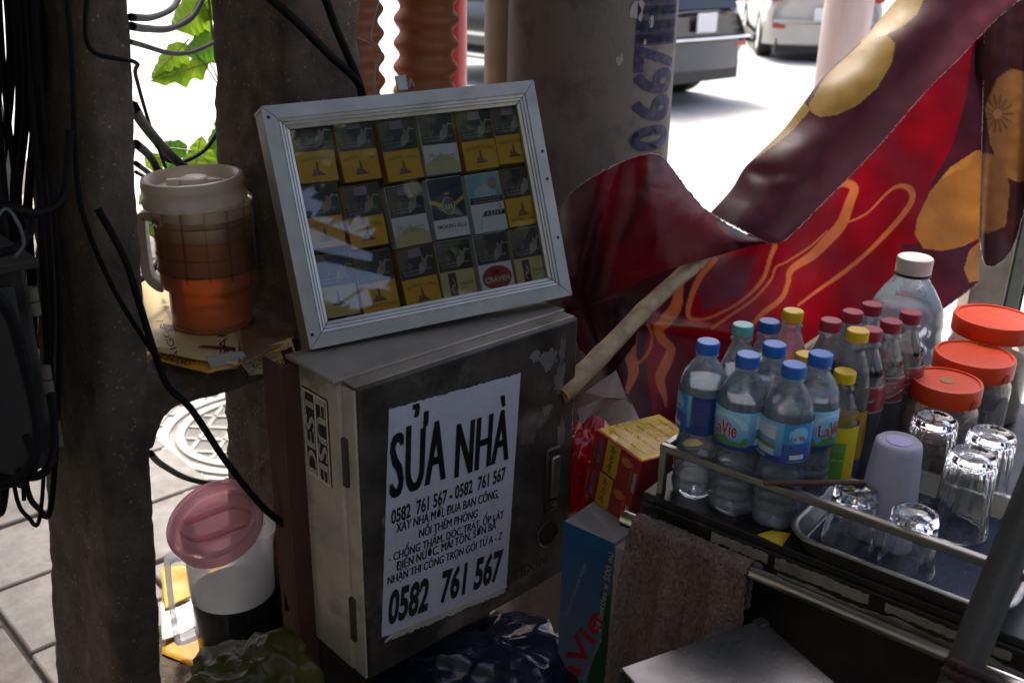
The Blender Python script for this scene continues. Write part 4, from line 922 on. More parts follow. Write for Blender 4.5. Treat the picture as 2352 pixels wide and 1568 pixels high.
def pack(kind, px, py, rot, label, n_):
    c = PP(px, py, CS(0, 0, -.014), cN); c -= cN * .0
    cr, sr = math.cos(rot), math.sin(rot); X = cX * cr + cY * sr; Y = cY * cr - cX * sr
    base = {'T': m_pk, 'T2': m_pk, 'G': m_pkg, 'M': m_pkw, '5': m_pkw, 'K': m_pkw, 'S': m_pkt, 'C': m_pkw}[kind]
    t = thing('cigarette_pack', label, 'cigarette pack', c - Y * PHt / 2, group='cigarette packs in the display case')
    w2, h2 = PWd / 2, PHt / 2
    obj('carton', MB().box(c - X * w2 - Y * h2 - cN * PTh, X * PWd, Y * PHt, cN * PTh), m_pkd if kind in ('T', 'T2') else base, t, bevel=.0008)
    f = planefn(c, X, Y, cN, .0004); ff = planefn(c, X, Y, cN, .0007); f3 = planefn(c, X, Y, cN, .0010)
    def rect(x0, x1, y0, y1, mat, nm, fn=f, par=t): return obj(nm, MB().add([fn(x0, y0), fn(x1, y0), fn(x1, y1), fn(x0, y1)], [(0, 1, 2, 3)]), mat, par)
    def poly(pts, mat, nm, fn=ff, par=t): return obj(nm, MB().add([fn(*p) for p in pts], [tuple(range(len(pts)))]), mat, par)
    def ell(x, y, rx, ry, mat, nm, fn=ff, par=t, n=24): return poly([(x + rx * math.cos(a), y + ry * math.sin(a)) for a in np.linspace(0, 6.283, n, endpoint=False)], mat, nm, fn, par)
    e = .0008
    sp = -.001 if kind not in ('5',) else None
    if sp is not None:
        rect(-w2 + e, w2 - e, -h2 + e, sp, base, 'brand_panel'); wp = rect(-w2 + e, w2 - e, sp, h2 - e, m_warn if kind != 'K' else m_cyan, 'warning_panel')
        if kind != 'K':
            poly([(-.026, .042), (-.012, .043), (-.008, .034), (-.011, .028), (-.014, .022), (-.020, .012), (-.027, .014)], m_skin2, 'printed_figure', par=wp)
            poly([(-.016, .020), (-.011, .026), (-.009, .020), (-.006, .024), (-.007, .016), (-.012, .012), (-.018, .013)], m_skin2, 'printed_figure', f3, par=wp)
            poly([(.002, .003), (.010, .006), (.016, .013), (.017, .022), (.021, .030), (.019, .031), (.014, .024), (.012, .029), (.0095, .028), (.009, .022), (.004, .018), (.002, .011)], m_skin, 'printed_hand', par=wp)
            poly([(.019, .0275), (.0268, .0265), (.0268, .0278), (.019, .0288)], m_txt, 'printed_cigarette', f3, par=wp)
            for q_, s_ in enumerate(('HÚT THUỐC DẪN ĐẾN CÁI CHẾT', 'TỪ TỪ VÀ ĐAU ĐỚN')):
                lettering(f3, s_, .0032, m_txt, wp, at=(-.001 if q_ == 0 else -.009, .0105 - q_ * .0048), bold=.01, fit=.047 if q_ == 0 else .028, fith=.0036)
            if kind in ('T', 'M', '5') and n_ % 3 != 0: rect(-.010, .010, .030, .0425, m_lilac, 'tax_stamp', f3, wp)
        else:
            poly([(-.02, .014), (-.012, .024), (0, .028), (.012, .024), (.02, .016), (.016, .010), (-.01, .009)], mk('print_blanket', (.42, .56, .60), .5, var=.2, scale=80), 'printed_figure', par=wp)
            ell(.014, .028, .008, .009, m_skin, 'printed_figure', f3, wp)
            rect(-w2 + e, w2 - e, sp + .0, .0085, m_warn, 'warning_band', ff, wp)
            for q_, s_ in enumerate(('KHÓI THUỐC LÁ RẤT CÓ HẠI', 'CHO THAI NHI VÀ TRẺ NHỎ')): lettering(f3, s_, .003, m_txt, wp, at=(0, .006 - q_ * .004), bold=.01, fit=.046, fith=.003)
    if kind in ('T', 'T2', 'G'):
        ink = m_brownp if kind != 'G' else m_goldp; yy = -.006 if kind == 'T' else -.010
        if kind == 'T': lettering(ff, 'THĂNG LONG', .008, ink, t, at=(0, -.010), bold=.006, fit=.047, fith=.0062, arc=6)
        else: lettering(ff, 'THĂNG LONG', .008, ink, t, at=(0, -.034), bold=.006, fit=.046, fith=.0068)
        oy = -.034 if kind == 'T' else -.027
        lg = poly([(-.010, oy - .002), (.010, oy - .002), (.010, oy), (.007, oy + .001), (.005, oy + .004), (.002, oy + .005), (.0016, oy + .016), (0, oy + .019), (-.0016, oy + .016), (-.002, oy + .005), (-.005, oy + .004), (-.007, oy + .001), (-.010, oy)], mk('print_emblem_brown', (.22, .09, .05), .5), 'tower_emblem')
        if kind != 'G': poly([(-.008, oy), (-.003, oy + .005), (-.004, oy + .009), (-.0075, oy + .004)], mk('print_emblem_red', (.30, .06, .03), .5), 'tower_emblem')
        lettering(ff, 'THUỐC LÁ', .003, ink, t, at=(0, oy - .0055), fit=.020, fith=.0018)
    elif kind == 'M':
        poly([(-w2 + e, -h2 + e)] + [(x, -.030 + .011 * (1 - (x / .028) ** 2)) for x in np.linspace(-w2 + e, w2 - e, 15)] + [(w2 - e, -h2 + e)], m_cream, 'printed_roundel')
        lettering(f3, 'Marlboro', .011, m_greyp, t, at=(0, -.019), fit=.042, fith=.013, bold=-.002)
        lettering(f3, 'KẾT ĐẦU LỌC', .002, m_greyp, t, at=(0, -.040), fit=.018, fith=.0014)
    elif kind == '5':
        rect(-w2 + e, w2 - e, -h2 + e, -.017, m_pkw, 'white_band'); rect(-w2 + e, w2 - e, -.017, h2 - e, m_pkn, 'navy_panel')
        poly([(-w2 + e, .014), (-.009, .006), (.009, .006), (w2 - e, .017), (w2 - e, .010), (.009, .000), (-.009, .000), (-w2 + e, .008)], m_goldp, 'gold_chevron')
        ell(0, .002, .0105, .0135, m_goldp, 'badge_ring', f3); ell(0, .002, .009, .012, m_pkn, 'badge', planefn(c, X, Y, cN, .0013))
        f4_ = planefn(c, X, Y, cN, .0016); lettering(f4_, '555', .009, m_txt, t, at=(0, .001), fit=.013, fith=.0065, bold=.02)
        poly([(-.004, .019), (.004, .019), (.005, .023), (.002, .021), (0, .024), (-.002, .021), (-.005, .023)], m_goldp, 'crown_emblem', f3)
        lettering(ff, 'SMOKING KILLS', .006, m_black, t, at=(0, -.028), fit=.048, fith=.0062, bold=.02)
        lettering(ff, 'LONDON', .003, m_goldp, t, at=(0, -.0145), fit=.014, fith=.0022)
    elif kind == 'K':
        kb = poly([(-.012, -.021), (-.006, -.013), (w2 - e, -.013), (w2 - e, -.021)], m_warn, 'brand_bar'); lettering(f3, 'KENT', .008, m_txt, kb, at=(.010, -.017), fit=.028, fith=.0062, bold=.01)
        ell(.020, -.007, .0035, .0035, m_tealp, 'round_emblem'); ell(.020, -.007, .0022, .0022, m_pkw, 'round_emblem', f3); lettering(ff, 'switch', .003, m_tealp, t, at=(.010, -.007), fit=.010, fith=.002)
        poly([(-.018, -.040), (-.012, -.021), (-.0115, -.021), (-.0172, -.040)], m_warn, 'printed_line')
    elif kind == 'S':
        rect(-.016, -.003, -h2 + e, -.004, m_maroon, 'maroon_band', ff)
        for sg in (-1, 1): obj('swirl_emblem', MB().tube([f3(-.0095 + sg * (.0026 * math.sin(a)), -.024 + sg * (.0085 - a * .0042) + (.002 if sg > 0 else -.002)) for a in np.linspace(0, 3.1, 9)], .0008, 5), m_txt, t)
        lettering(ff, 'SAIGON', .008, m_black, t, at=(.0125, -.022), fit=.021, fith=.0048); lettering(ff, 'SILVER', .003, m_black, t, at=(.009, -.028), fit=.010, fith=.0018)
    elif kind == 'C':
        ell(0, -.0235, .0255, .0185, m_red, 'red_oval'); lettering(f3, 'CRAVEN', .01, m_txt, t, at=(0, -.026), fit=.042, fith=.0085, bold=.025)
        poly([(-.003, -.018), (.003, -.018), (.004, -.013), (0, -.0105), (-.004, -.013)], m_warn, 'cat_emblem', f3); lettering(f3, 'Classic', .004, m_maroon, t, at=(0, -.036), fit=.02, fith=.004)
    obj('cellophane', MB().grid(lambda u, v: c - X * (w2 + .0008) - Y * (h2 + .0008) + X * (PWd + .0016) * u + Y * (PHt + .0016) * v + cN * (.0022 + .0007 * fbm(V((u * 5 + n_ * 3, v * 7, 0)))), 8, 12), m_film, t, smooth=True)
def zc2(x, y): return (564.5 + x * .4501, 141 + y * .4501)
rows_ = [[('T', 350, 455), ('T', 570, 450), ('T', 790, 450), ('M', 988, 420), ('T', 1183, 400), ('T', 1352, 370)],
         [('T', 390, 790), ('T', 607, 788), ('M', 830, 785), ('5', 1035, 745), ('K', 1230, 720), ('T2', 1402, 690)],
         [('G', 462, 1142), ('T2', 668, 1122), ('T', 885, 1100), ('S', 1075, 1062), ('C', 1268, 1025), ('S', 1448, 995)]]
ordn = ['leftmost', 'second', 'third', 'fourth', 'fifth', 'last']; rown = ['top', 'middle', 'bottom']
LB = {'T': 'yellow pack with arched lettering', 'M': 'white pack with a pale gold roundel', '5': 'navy and white pack with a gold crest badge', 'K': 'white pack with a blue sleeping child picture', 'T2': 'yellow pack with straight lettering under a tower', 'G': 'dull gold pack with glinting gold lettering', 'S': 'tan pack with a maroon swirl band', 'C': 'white pack with a red oval'}
nb = {0: 'beside the hinge side of the case', 5: 'beside the far frame of the case'}
for ri, rr in enumerate(rows_):
    for ci, (kd, zx, zy) in enumerate(rr):
        px, py = zc2(zx, zy)
        where = rown[ri] + ' row' + ('' if kd in ('M', '5', 'K', 'C', 'G') else (', next to the ' + {'T': 'yellow', 'T2': 'yellow', 'M': 'white', '5': 'navy', 'K': 'blue picture', 'S': 'tan', 'C': 'red oval', 'G': 'dull gold'}[rr[ci - 1][0]] + ' one' if ci else ', in the corner by the jug'))
        if ri == 0 and ci in (1, 2): where = 'top row, ' + ('between two yellow ones' if ci == 1 else 'next to the white pack')
        if ri == 0 and ci == 5: where = 'top row, corner by the round pole'
        if ri == 0 and ci == 4: where = 'top row, just after the white pack'
        pack(kd, px, py, math.radians((-1.2, .4, 1.2, -.5, .3, 0)[ci] + rnd.uniform(-.6, .6)), LB[kd] + ', ' + where, ri * 6 + ci)
# ---- corrugated conduits, red pipe, round pole
m_cor = mk('conduit_orange', (.42, .16, .075), .5, var=.12, scale=8, dirt=.25, dirtc=(.18, .09, .06), transl=.12)
def vert_at(px, py, Z):
    p = PD(px, py, Z); return V((p.x, p.y, 0))
def conduit(px, py, Z, wpx, label, z1=2.35, tilt=0.0):
    b = vert_at(px, py, Z); k_ = Z / FPX; R_ = wpx * k_ / 2; pitch = 52 * k_ / .98; prof = []; z = 0.0; n = int(z1 / pitch * 12)
    for i in range(n + 1): prof.append((R_ * (.905 + .095 * math.cos(i / 12 * 2 * math.pi)), z1 * i / n))
    t = thing('corrugated_conduit', label, 'pipe', b); Zd = V((tilt, 0, 1)).normalized()
    obj('wall', MB().lathe(prof, 36, b - Zd * 0 - V((tilt * 1.4, 0, 0)), V((1, 0, 0)), V((0, 1, 0)), Zd), m_cor, t, smooth=True)
    return t
conduit(980, 100, 1.95, 150, 'orange corrugated conduit rising behind the display case beside the red pipe', tilt=.03)
conduit(808, 100, 1.86, 150, 'second corrugated conduit half hidden behind the right concrete leg')
rb = vert_at(1032, 60, 2.3); rp = thing('red_pipe', 'glossy red painted steel pipe behind the orange conduit', 'pipe', rb)
obj('tube', MB().lathe([(.041, -.02), (.041, 3.0)], 32, rb), mk('pipe_red', (.42, .012, .02), .3, var=.06, coat=.4), rp, smooth=True)
obj('coupling', MB().lathe([(.046, .25), (.048, .26), (.048, .33), (.046, .34)], 32, rb), mk('pipe_red', (.42, .012, .02)), rp, sharp=35)
PZc = 2.02; rc = vert_at(1356, 150, PZc); RP = 190 * PZc / FPX
m_cpole = mk('pole_grey_concrete', (.20, .19, .175), .85, var=.3, scale=4, bump=.5, bscale=70, dirt=.6, dirtc=(.085, .07, .062), dscale=12, dlo=.5, c2=(.22, .175, .155), detail=12)
cp_ = thing('round_concrete_pole', 'thick round grey concrete pole with blue stencilled numbers', 'utility pole', rc)
def RPz(z): return RP * (1.03 - .02 * z)
obj('shaft', MB().lathe([(RPz(z), z) for z in np.linspace(-.05, 2.38, 20)], 64, rc), m_cpole, cp_, smooth=True)
m_blue = mk('stencil_blue', (.04, .042, .095), .8, var=.6, scale=70, dirt=.6, dirtc=(.16, .14, .125), dscale=40, dlo=.5)
vdir = math.atan2((CC - rc).y, (CC - rc).x)                   # direction of the side facing the pavement
def polefn(x, y, lift=.0012):   # x upwards along the shaft, y leftwards round it
    z = 1.30 + x; a = vdir + math.asin(.76) - y / RP - .0
    return rc + V((math.cos(a), math.sin(a), 0)) * (RPz(z) + lift) + UP * z
zc0 = 0
def pole_px_z(px, py):
    r_ = ray(px, py); a_ = r_.x ** 2 + r_.y ** 2; q_ = CC - rc; b_ = q_.x * r_.x + q_.y * r_.y; c_ = q_.x ** 2 + q_.y ** 2 - RP * RP; return (CC + r_ * ((-b_ - math.sqrt(max(0, b_ * b_ - a_ * c_))) / a_)).z
    s_ = ((rc - CC).dot(V((CF.x, CF.y, 0)).normalized()) - RP * .6) / r_.dot(V((CF.x, CF.y, 0)).normalized()); return (CC + r_ * s_).z
for chh, py in (('0', 317), ('6', 250), ('6', 188), ('7', 133), ('I', 88), ('I', 58), ('I', 24), ('I', -8)):
    z = pole_px_z(1500, py) - 1.30
    lettering(polefn, chh, .1, m_blue, cp_, at=(z, 0), rot=0, bold=.02, fit=.045 if chh != 'I' else .018, fith=.12, fat=.03, dense=.12, name='stencil_number')
m_scrap = mk('paper_scrap', (.42, .36, .32), .85, var=.12)
for px, py, w_, h_, sd3 in ((1448, 25, 34, 52, 1), (1416, 140, 16, 24, 2), (1468, 98, 8, 14, 3), (1480, 50, 12, 34, 4), (1420, 128, 6, 10, 5)):
    R3 = random.Random(sd3); z = pole_px_z(px, py); sa = (px - 1356) / 190; a0 = vdir + math.asin(min(.97, sa)); n = 12
    poly = []
    for i in range(n):
        an = 6.283 * i / n; rr = R3.uniform(.6, 1.1); dx = math.cos(an) * w_ / 2 * rr * PZc / FPX / max(.3, math.sqrt(1 - sa * sa)); dz_ = math.sin(an) * h_ / 2 * rr * PZc / FPX; a = a0 + dx / RP
        poly.append(rc + V((math.cos(a), math.sin(a), 0)) * (RPz(z) + .0012) + UP * (z + dz_))
    obj('paper_scrap', MB().add(poly, [tuple(range(n))]), m_scrap, cp_)
gp = vert_at(1152, 60, 2.10); g2 = thing('grey_pipe', 'pale grey plastic pipe running up beside the round concrete pole', 'pipe', gp)
obj('tube', MB().lathe([(.036, -.02), (.036, 2.9)], 28, gp), mk('pipe_grey', (.40, .36, .32), .5, var=.08, dirt=.2), g2, smooth=True)
obj('coupling', MB().lathe([(.04, .4), (.042, .41), (.042, .48), (.04, .49)], 28, gp), mk('pipe_grey', (.40, .36, .32)), g2, sharp=35)
# ================================================================== drinks cart
ZT = .85
CE = V((.786, -.618, 0)).normalized(); CM = V((-CE.y, CE.x, 0)); C0 = PZ(1525, 1020, .925); C0 = V((C0.x, C0.y, 0))
def CT(e, m, z=ZT): return C0 + CE * e + CM * m + UP * z
m_blackp = mk('cart_black_paint', (.014, .013, .013), .45, var=.35, scale=12, bump=.15, bscale=50, dirt=.5, dirtc=(.05, .042, .036), dscale=14)
m_inox = mk('stainless', (.50, .49, .47), .28, metal=1, var=.1, scale=10, bump=.05, bscale=120, rvar=.3, stretch=(1, 8, 8))
m_inoxd = mk('stainless_dull', (.30, .29, .27), .38, metal=1, var=.2, scale=14, bump=.08, bscale=60, dirt=.3)
ct = thing('drinks_cart', 'black painted drinks cart with a stainless guard rail and worn edge', 'cart', CT(.4, .3, 0))
obj('table_top', MB().box(CT(-.02, -.012, ZT - .012), CE * .95, CM * .66, UP * .012), m_blackp, ct, bevel=.002)
obj('top_edge', MB().box(CT(-.02, -.016, ZT - .050), CE * .95, CM * .03, UP * .0385), m_blackp, ct, bevel=.002)
obj('front_panel', MB().box(CT(.0, .02, .12), CE * .9, CM * .012, UP * (ZT - .17)), m_blackp, ct)
obj('side_panel', MB().box(CT(-.005, .035, .12), CE * .012, CM * .58, UP * (ZT - .133)), m_blackp, ct)
for e_, m_ in ((.0, .03), (.88, .03), (.0, .60), (.88, .60)): obj('leg', MB().box(CT(e_ + .013, m_, 0), CE * .03, CM * .03, UP * (ZT - .05)), m_blackp, ct)
rail_ = MB().box(CT(-.004, -.005, .915), CE * .93, CM * .011, UP * .011); obj('guard_rail', rail_, m_inoxd, ct, bevel=.002)
obj('guard_rail', MB().box(CT(-.004, .0065, .9152), CE * .011, CM * .61, UP * .0105), m_inoxd, ct, bevel=.002)
for e_, m_ in ((-.0035, -.0045), (.90, -.0045), (-.0035, .60)): obj('rail_post', MB().box(CT(e_, m_, ZT), CE * .010, CM * .010, UP * .0655), m_inoxd, ct, bevel=.0015)
Rs = random.Random(8); m_peel = mk('peeling_label', (.26, .24, .20), .7, var=.25, scale=25, dirt=.6, dirtc=(.03, .027, .024), dscale=18, dlo=.53)
for e0, e1, z0, z1 in ((.075, .165, .003, .016), (.09, .17, .020, .034), (.185, .40, .002, .013), (.18, .30, .018, .034), (.32, .46, .020, .032), (.30, .50, .004, .014), (-.005, .06, .012, .02)):
    n = 44; top = [(e0 + (e1 - e0) * i / n, ZT - .05 + z1 + .0035 * noise.noise(V((i * .33, z1 * 900, e0 * 50))) + Rs.uniform(-.0012, .0006)) for i in range(n + 1)]; bot = [(e1 - (e1 - e0) * i / n, ZT - .05 + z0 + .0025 * noise.noise(V((i * .41, z0 * 900 + 7, e0 * 50))) + Rs.uniform(-.0005, .001)) for i in range(n + 1)]
    obj('peeling_label', MB().prism([CT(e, -.0162, z) for e, z in top + bot], -CM * .0006), m_peel, ct)
# towel rail
zr = .822; ra, rb_ = PZ(1436, 1190, zr), PZ(2215, 1520, zr); rd = (rb_ - ra).normalized(); rb_ = ra + rd * .60
tr_ = thing('towel_rail', 'shiny stainless tube rail along the front of the drinks cart', 'rail', ra)
m_chr = mk('polished_tube', (.62, .60, .57), .14, metal=1, var=.08, rvar=.2)
obj('tube', MB().tube([ra, rb_], .0088, 20), m_chr, tr_, smooth=False, sharp=40)
obj('end_cap', MB().tube([ra - rd * .002, ra + rd * .024], .0115, 20), m_chr, tr_, sharp=40)
for t_ in (.03, .55):
    pbk = ra + rd * t_; obj('bracket', MB().box(pbk - UP * .005 - rd * .004, rd * .008, CM * ((C0 - pbk).dot(CM) + .02), UP * .010), m_inoxd, tr_)
# grey-brown rag over the rail
m_rag = mk('rag_terry', (.27, .205, .17), .95, var=.45, scale=190, c2=(.12, .075, .065), bump=1, bscale=420, stretch=(1, 1, .55), detail=3)
def rag(u, v):
    L = .048 + (.205 - .048) * u; L = .018 + .168 * u
    base = ra + rd * L; front = -CM; s = v * .40 - .085; rr = .0125
    fold = .012 * math.sin(u * 15 + 1.5 + v * 1.2) * min(1, max(0, s) * 10) + .010 * math.sin(u * 31 + 2) * min(1, max(0, s) * 8) * v
    n1 = .0022 * fbm(V((u * 60, v * 90, 1))) + .0016 * fbm(V((u * 160, v * 60, 4)))
    if s < -.02: return base - front * rr - UP * (-.02 - s) * 1 - UP * 0 + V((0, 0, n1 + .0)) + front * n1
    if s < .02:
        a = (s + .02) / .04 * math.pi; return base + UP * (math.sin(a) * (rr + n1)) - front * math.cos(a) * (rr + n1)
    sag = rd * (-.05 * (s) * (1 - u)) + rd * .02 * s * u
    return base + front * (rr + n1 + fold + .02 * s) - UP * (s - .02) + sag
ro_ = obj('rag', MB().grid(rag, 190, 230), m_rag, None, smooth=True, solid=.004); tag(ro_, 'rough grey brown cloth rag hanging over the towel rail', 'rag')
# ------------------------------------------------------------------ bottles
m_pet = thin('bottle_pet', tint=(.97, .985, .99), ior=1.5, rough=.06, k=1.2, bump=.3, bscale=45, haze=.12, hazec=(.68, .80, .88))
m_water = thin('water', tint=(.92, .95, .98), ior=1.33, rough=.02, haze=.26, hazec=(.70, .82, .96), k=1.2)  # pale haze, as in bottle_pet, stands in for scattered and reflected light
def liquid(name, c): return mk(name, c, .02, var=0, rvar=0, trans=1, ior=1.33)
m_capb = mk('cap_blue', (.015, .13, .50), .4, var=.05); m_capt = mk('cap_teal', (.12, .42, .40), .4, var=.05); m_capy = mk('cap_yellow', (.72, .45, .01), .4, var=.05)
m_capr = mk('cap_red', (.32, .02, .045), .45, var=.06); m_capw = mk('cap_white', (.68, .66, .64), .45, var=.05); m_capdb = mk('cap_deep_blue', (.01, .07, .30), .4, var=.05)
def cap_mb(r, h, z, o=V((0, 0, 0)), ridges=60):
    md = lambda a, zz: 1 + (.018 * math.cos(a * ridges) if z + .001 < zz < z + h * .86 else 0)
    return MB().lathe([(r * .97, z), (r, z + .0006), (r, z + h * .85), (r * .97, z + h * .95), (r * .90, z + h), (r * .3, z + h * 1.0), (.0001, z + h * 1.0)], ridges * 2, o, mod=md)
m_lab = mk('label_print', (1, 1, 1), .4, var=.04, scale=60, vcol=True, coat=.25)
def wrap_label(t, r, z0, z1, fn, a0=0.0, a1=2 * math.pi, nu=150, nv=44, name='label', mod=None):
    """printed sleeve: fn(u, v) gives the ink colour, u round the bottle from its back seam, v upwards"""
    mb = MB(); cols_ = []
    for i in range(nu + 1):
        for k in range(nv + 1):
            a = a0 + (a1 - a0) * i / nu; v = k / nv; z = z0 + (z1 - z0) * v
            rr = r(v) if callable(r) else r
            mb.v.append(V((math.cos(a) * rr, math.sin(a) * rr, z))); cols_.append(fn(i / nu, v))
    kk = nv + 1
    mb.f = [(i * kk + k, (i + 1) * kk + k, (i + 1) * kk + k + 1, i * kk + k + 1) for i in range(nu) for k in range(nv)]
    return obj(name, mb, m_lab, t, smooth=True, cols=np.array(cols_))
def lav_col(u, v):
    hill = .17 + .06 * math.sin(u * 40) + .03 * math.sin(u * 97)
    sky_ = np.array((.02, .10, .30)) * (1 - v) + np.array((.16, .42, .62)) * v
    c = np.array((.008, .03, .16)) if v < .14 else sky_
    if u < .36:                                            # front: logo over green hills
        sky_ = np.array((.02, .16, .40)) * (1 - v) + np.array((.25, .55, .75)) * v
        c = sky_ if v > hill + .1 else (np.array((.05, .17, .03)) if v > .10 else np.array((.008, .03, .16)))
        d = math.hypot((u - .2) * 2.2, v - .58)
        if .24 < d < .33 and v > .55: c = c * .4 + np.array((.5, .62, .7)) * .6
    elif .40 < u < .58 and .15 < v < .9:                   # pale picture panel
        c = np.array((.40, .50, .58)) if v > .55 else (np.array((.10, .22, .36)) if v > .42 else (np.array((.10, .14, .05)) if v > .3 else np.array((.25, .40, .52))))
    elif u > .84:                                          # dense text block
        c = np.array((.012, .035, .17)); 
    elif .62 < u < .82:
        d = math.hypot((u - .72) * 3.2, v - .72)
        c = np.array((.02, .06, .26)) if v < .5 else np.array((.03, .20, .46))
        if d < .2: c = np.array((.18, .42, .60))
    return tuple(c * 1.3)
m_lred = mk('print_logo_red', (.42, .012, .02), .4, var=.03); m_lwh = mk('print_label_white', (.62, .66, .70), .4, var=.03); m_lgr = mk('print_label_pale', (.25, .34, .50), .4, var=.03)
def cylfn(r, zc, lift): return lambda x, y, a=0: V((math.cos(a + x / r) * (r + lift), math.sin(a + x / r) * (r + lift), zc + y))
def on_cyl(t, r, zc, s, mat, u, v=0, lift=.0004, **kw):
    a = u * 2 * math.pi
    return lettering(lambda x, y: V((math.cos(a + x / r) * (r + lift), math.sin(a + x / r) * (r + lift), zc + v + y)), s, 1, mat, t, dense=.25, **kw)
HB = .222
def bottle_shell(t, prof, mat, ribz=None, n=64, mod=None): return obj('shell', MB().lathe(prof, n, mod=mod), mat, t, smooth=True)
def rippled(zlo, zhi, r0, r1, waves, amp, n=26):
    return [(r0 + (r1 - r0) * i / n + amp * math.sin(i / n * waves * 2 * math.pi), zlo + (zhi - zlo) * i / n) for i in range(n + 1)]
def lavie_profile():
    p = [(.004, .006), (.016, .0015), (.024, .0), (.029, .004), (.0305, .010)] + rippled(.013, .074, .0305, .0305, 4, .0011) + [(.0285, .082), (.0272, .090), (.0285, .097), (.0318, .103), (.0322, .106), (.0322, .152), (.0318, .156)]
    p += [(.0318, .160), (.0305, .169), (.027, .179), (.021, .189), (.0155, .196), (.0128, .199), (.0128, .202), (.0152, .2035), (.0152, .205), (.0128, .2065), (.0126, .213)]
    return p
def petal(a, z): return 1 - (.10 * (math.cos(a * 5) > .0) * max(0, (.012 - z) / .012) if z < .012 else 0)
LVP = lavie_profile()
def place(px, py, h): p = PZ(px, py, ZT + h); return V((p.x, p.y, ZT + .0005))
def faceang(p): d = CC - p; return math.atan2(d.y, d.x)
def lavie(label, px, py, face_u, fill=.166, tiltv=None):
    p = place(px, py, HB); t = thing('water_bottle', label, 'bottle', p, group='bottled drinks on the cart', own=True)
    t.rotation_euler = (0, 0, faceang(p) - face_u * 2 * math.pi)
    bottle_shell(t, LVP, m_pet, mod=petal)
    lq = [(max(.0001, r - .0009), z + .0008) for r, z in LVP if z < fill]; lq += [(lq[-1][0] * .985, fill), (.0001, fill)]
    obj('water', MB().lathe(lq, 56, mod=petal), m_water, t, sharp=50)
    cpx = obj('cap', cap_mb(.0150, .0155, .2068), m_capb, t, sharp=35)
    lb_ = wrap_label(t, .0328, .1015, .155, lav_col)
    for mt_, lf_, ft_ in ((m_lwh, .0004, .07), (m_lred, .0008, .02)): on_cyl(lb_, .0330, .129, 'La', mt_, .148, lift=lf_, fat=ft_, fit=.0155, fith=.0165 + ft_ * .02); on_cyl(lb_, .0330, .130, 'Vie', mt_, .235, lift=lf_, fat=ft_, fit=.021, fith=.020 + ft_ * .02)
    on_cyl(lb_, .0330, .136, 'La', m_lred, .685, bold=.02, fit=.0065, fith=.006); on_cyl(lb_, .0330, .1362, 'Vie', m_lred, .737, bold=.02, fit=.009, fith=.0075)
    on_cyl(lb_, .0330, .1055, '1900 1906', m_lwh, .47, bold=.02, fit=.022, fith=.0035)
    for k_ in range(6): on_cyl(lb_, .0330, .1265 - k_ * .0022, 'Nước khoáng thiên nhiên', m_lgr, .72, fit=.034, fith=.0013)
    on_cyl(lb_, .0330, .1038, 'www.laviewater.com', m_lwh, .72, fit=.024, fith=.0018)
    bars = MB(); Rb = random.Random(2); x = -.010
    wb = MB().grid(lambda u, v: V((math.cos(.72 * 6.2832 + (u - .5) * .6) * .03305, math.sin(.72 * 6.2832 + (u - .5) * .6) * .03305, .1068 + v * .0062)), 8, 1); bo = obj('barcode', wb, m_lwh, lb_)
    while x < .009:
        wdt = Rb.choice((.0003, .0005, .0008)); a = .72 * 6.2832 + x / .033; bars.add([V((math.cos(a + d_ / .033) * .0331, math.sin(a + d_ / .033) * .0331, z_)) for d_, z_ in ((0, .1072), (wdt, .1072), (wdt, .1125), (0, .1125))], [(0, 1, 2, 3)]); x += wdt + Rb.choice((.0004, .0006))
    on_cyl(lb_, .0331, .128, 'Nestlé', m_lwh, .045, v=.017, fit=.007, fith=.003)
    for k_ in range(12): on_cyl(lb_, .0330, .148 - k_ * .0028, 'Thành phần khoáng chất', m_lgr, .90, fit=.026, fith=.0014)
    for k_ in range(4): on_cyl(lb_, .0330, .148 - k_ * .002, 'uống trực tiếp bảo quản', m_lgr, .49, fit=.024, fith=.0011)
    return t
lavie('water bottle with blue cap showing the dense text block, beside the rail corner', 1627, 784, .91)
lavie('water bottle with blue cap showing half a red logo and a picture panel', 1719, 814, .30)
lavie('water bottle with blue cap showing the picture panel, small logo and barcode', 1825, 837, .63)
lavie('water bottle with blue cap showing a small white oval and the edge of the logo', 1886, 812, .06)
lavie('water bottle with blue cap hidden behind three other water bottles', 1780, 790, .5)
def soda(name, label, px, py, h, prof, cap_m, liq, fill, capr=.0145, labf=None, labz=None, labr=None, texts=(), cat='bottle', rotu=.25, shell=None):
    k = h / prof[-1][1]; prof = [(r, z * k) for r, z in prof]
    hc = .015; p = place(px, py, h + hc * .6); t = thing(name, label, cat, p, group='bottled drinks on the cart', own=True)
    t.rotation_euler = (0, 0, faceang(p) - rotu * 2 * math.pi)
    bottle_shell(t, prof, shell or m_pet, n=48)
    lq = [(max(.0001, r - .0009), z + .0008) for r, z in prof if z < fill * h]; lq += [(lq[-1][0] * .985, fill * h), (.0001, fill * h)]
    obj('drink', MB().lathe(lq, 44), liq, t, sharp=50)
    obj('cap', cap_mb(capr, hc, h - .004), cap_m, t, sharp=35)
    if labf:
        lb_ = wrap_label(t, labr or (lambda v: .0006 + np.interp(labz[0] + (labz[1] - labz[0]) * v, [q[1] for q in prof], [q[0] for q in prof])), labz[0], labz[1], labf, nu=90, nv=30)
        for s, mat, u, z, fw, fhh in texts: on_cyl(lb_, .0305 if not isinstance(labr, float) else labr + .0003, z, s, mat, u, lift=.0006, bold=.02, fit=fw, fith=fhh)
    return t
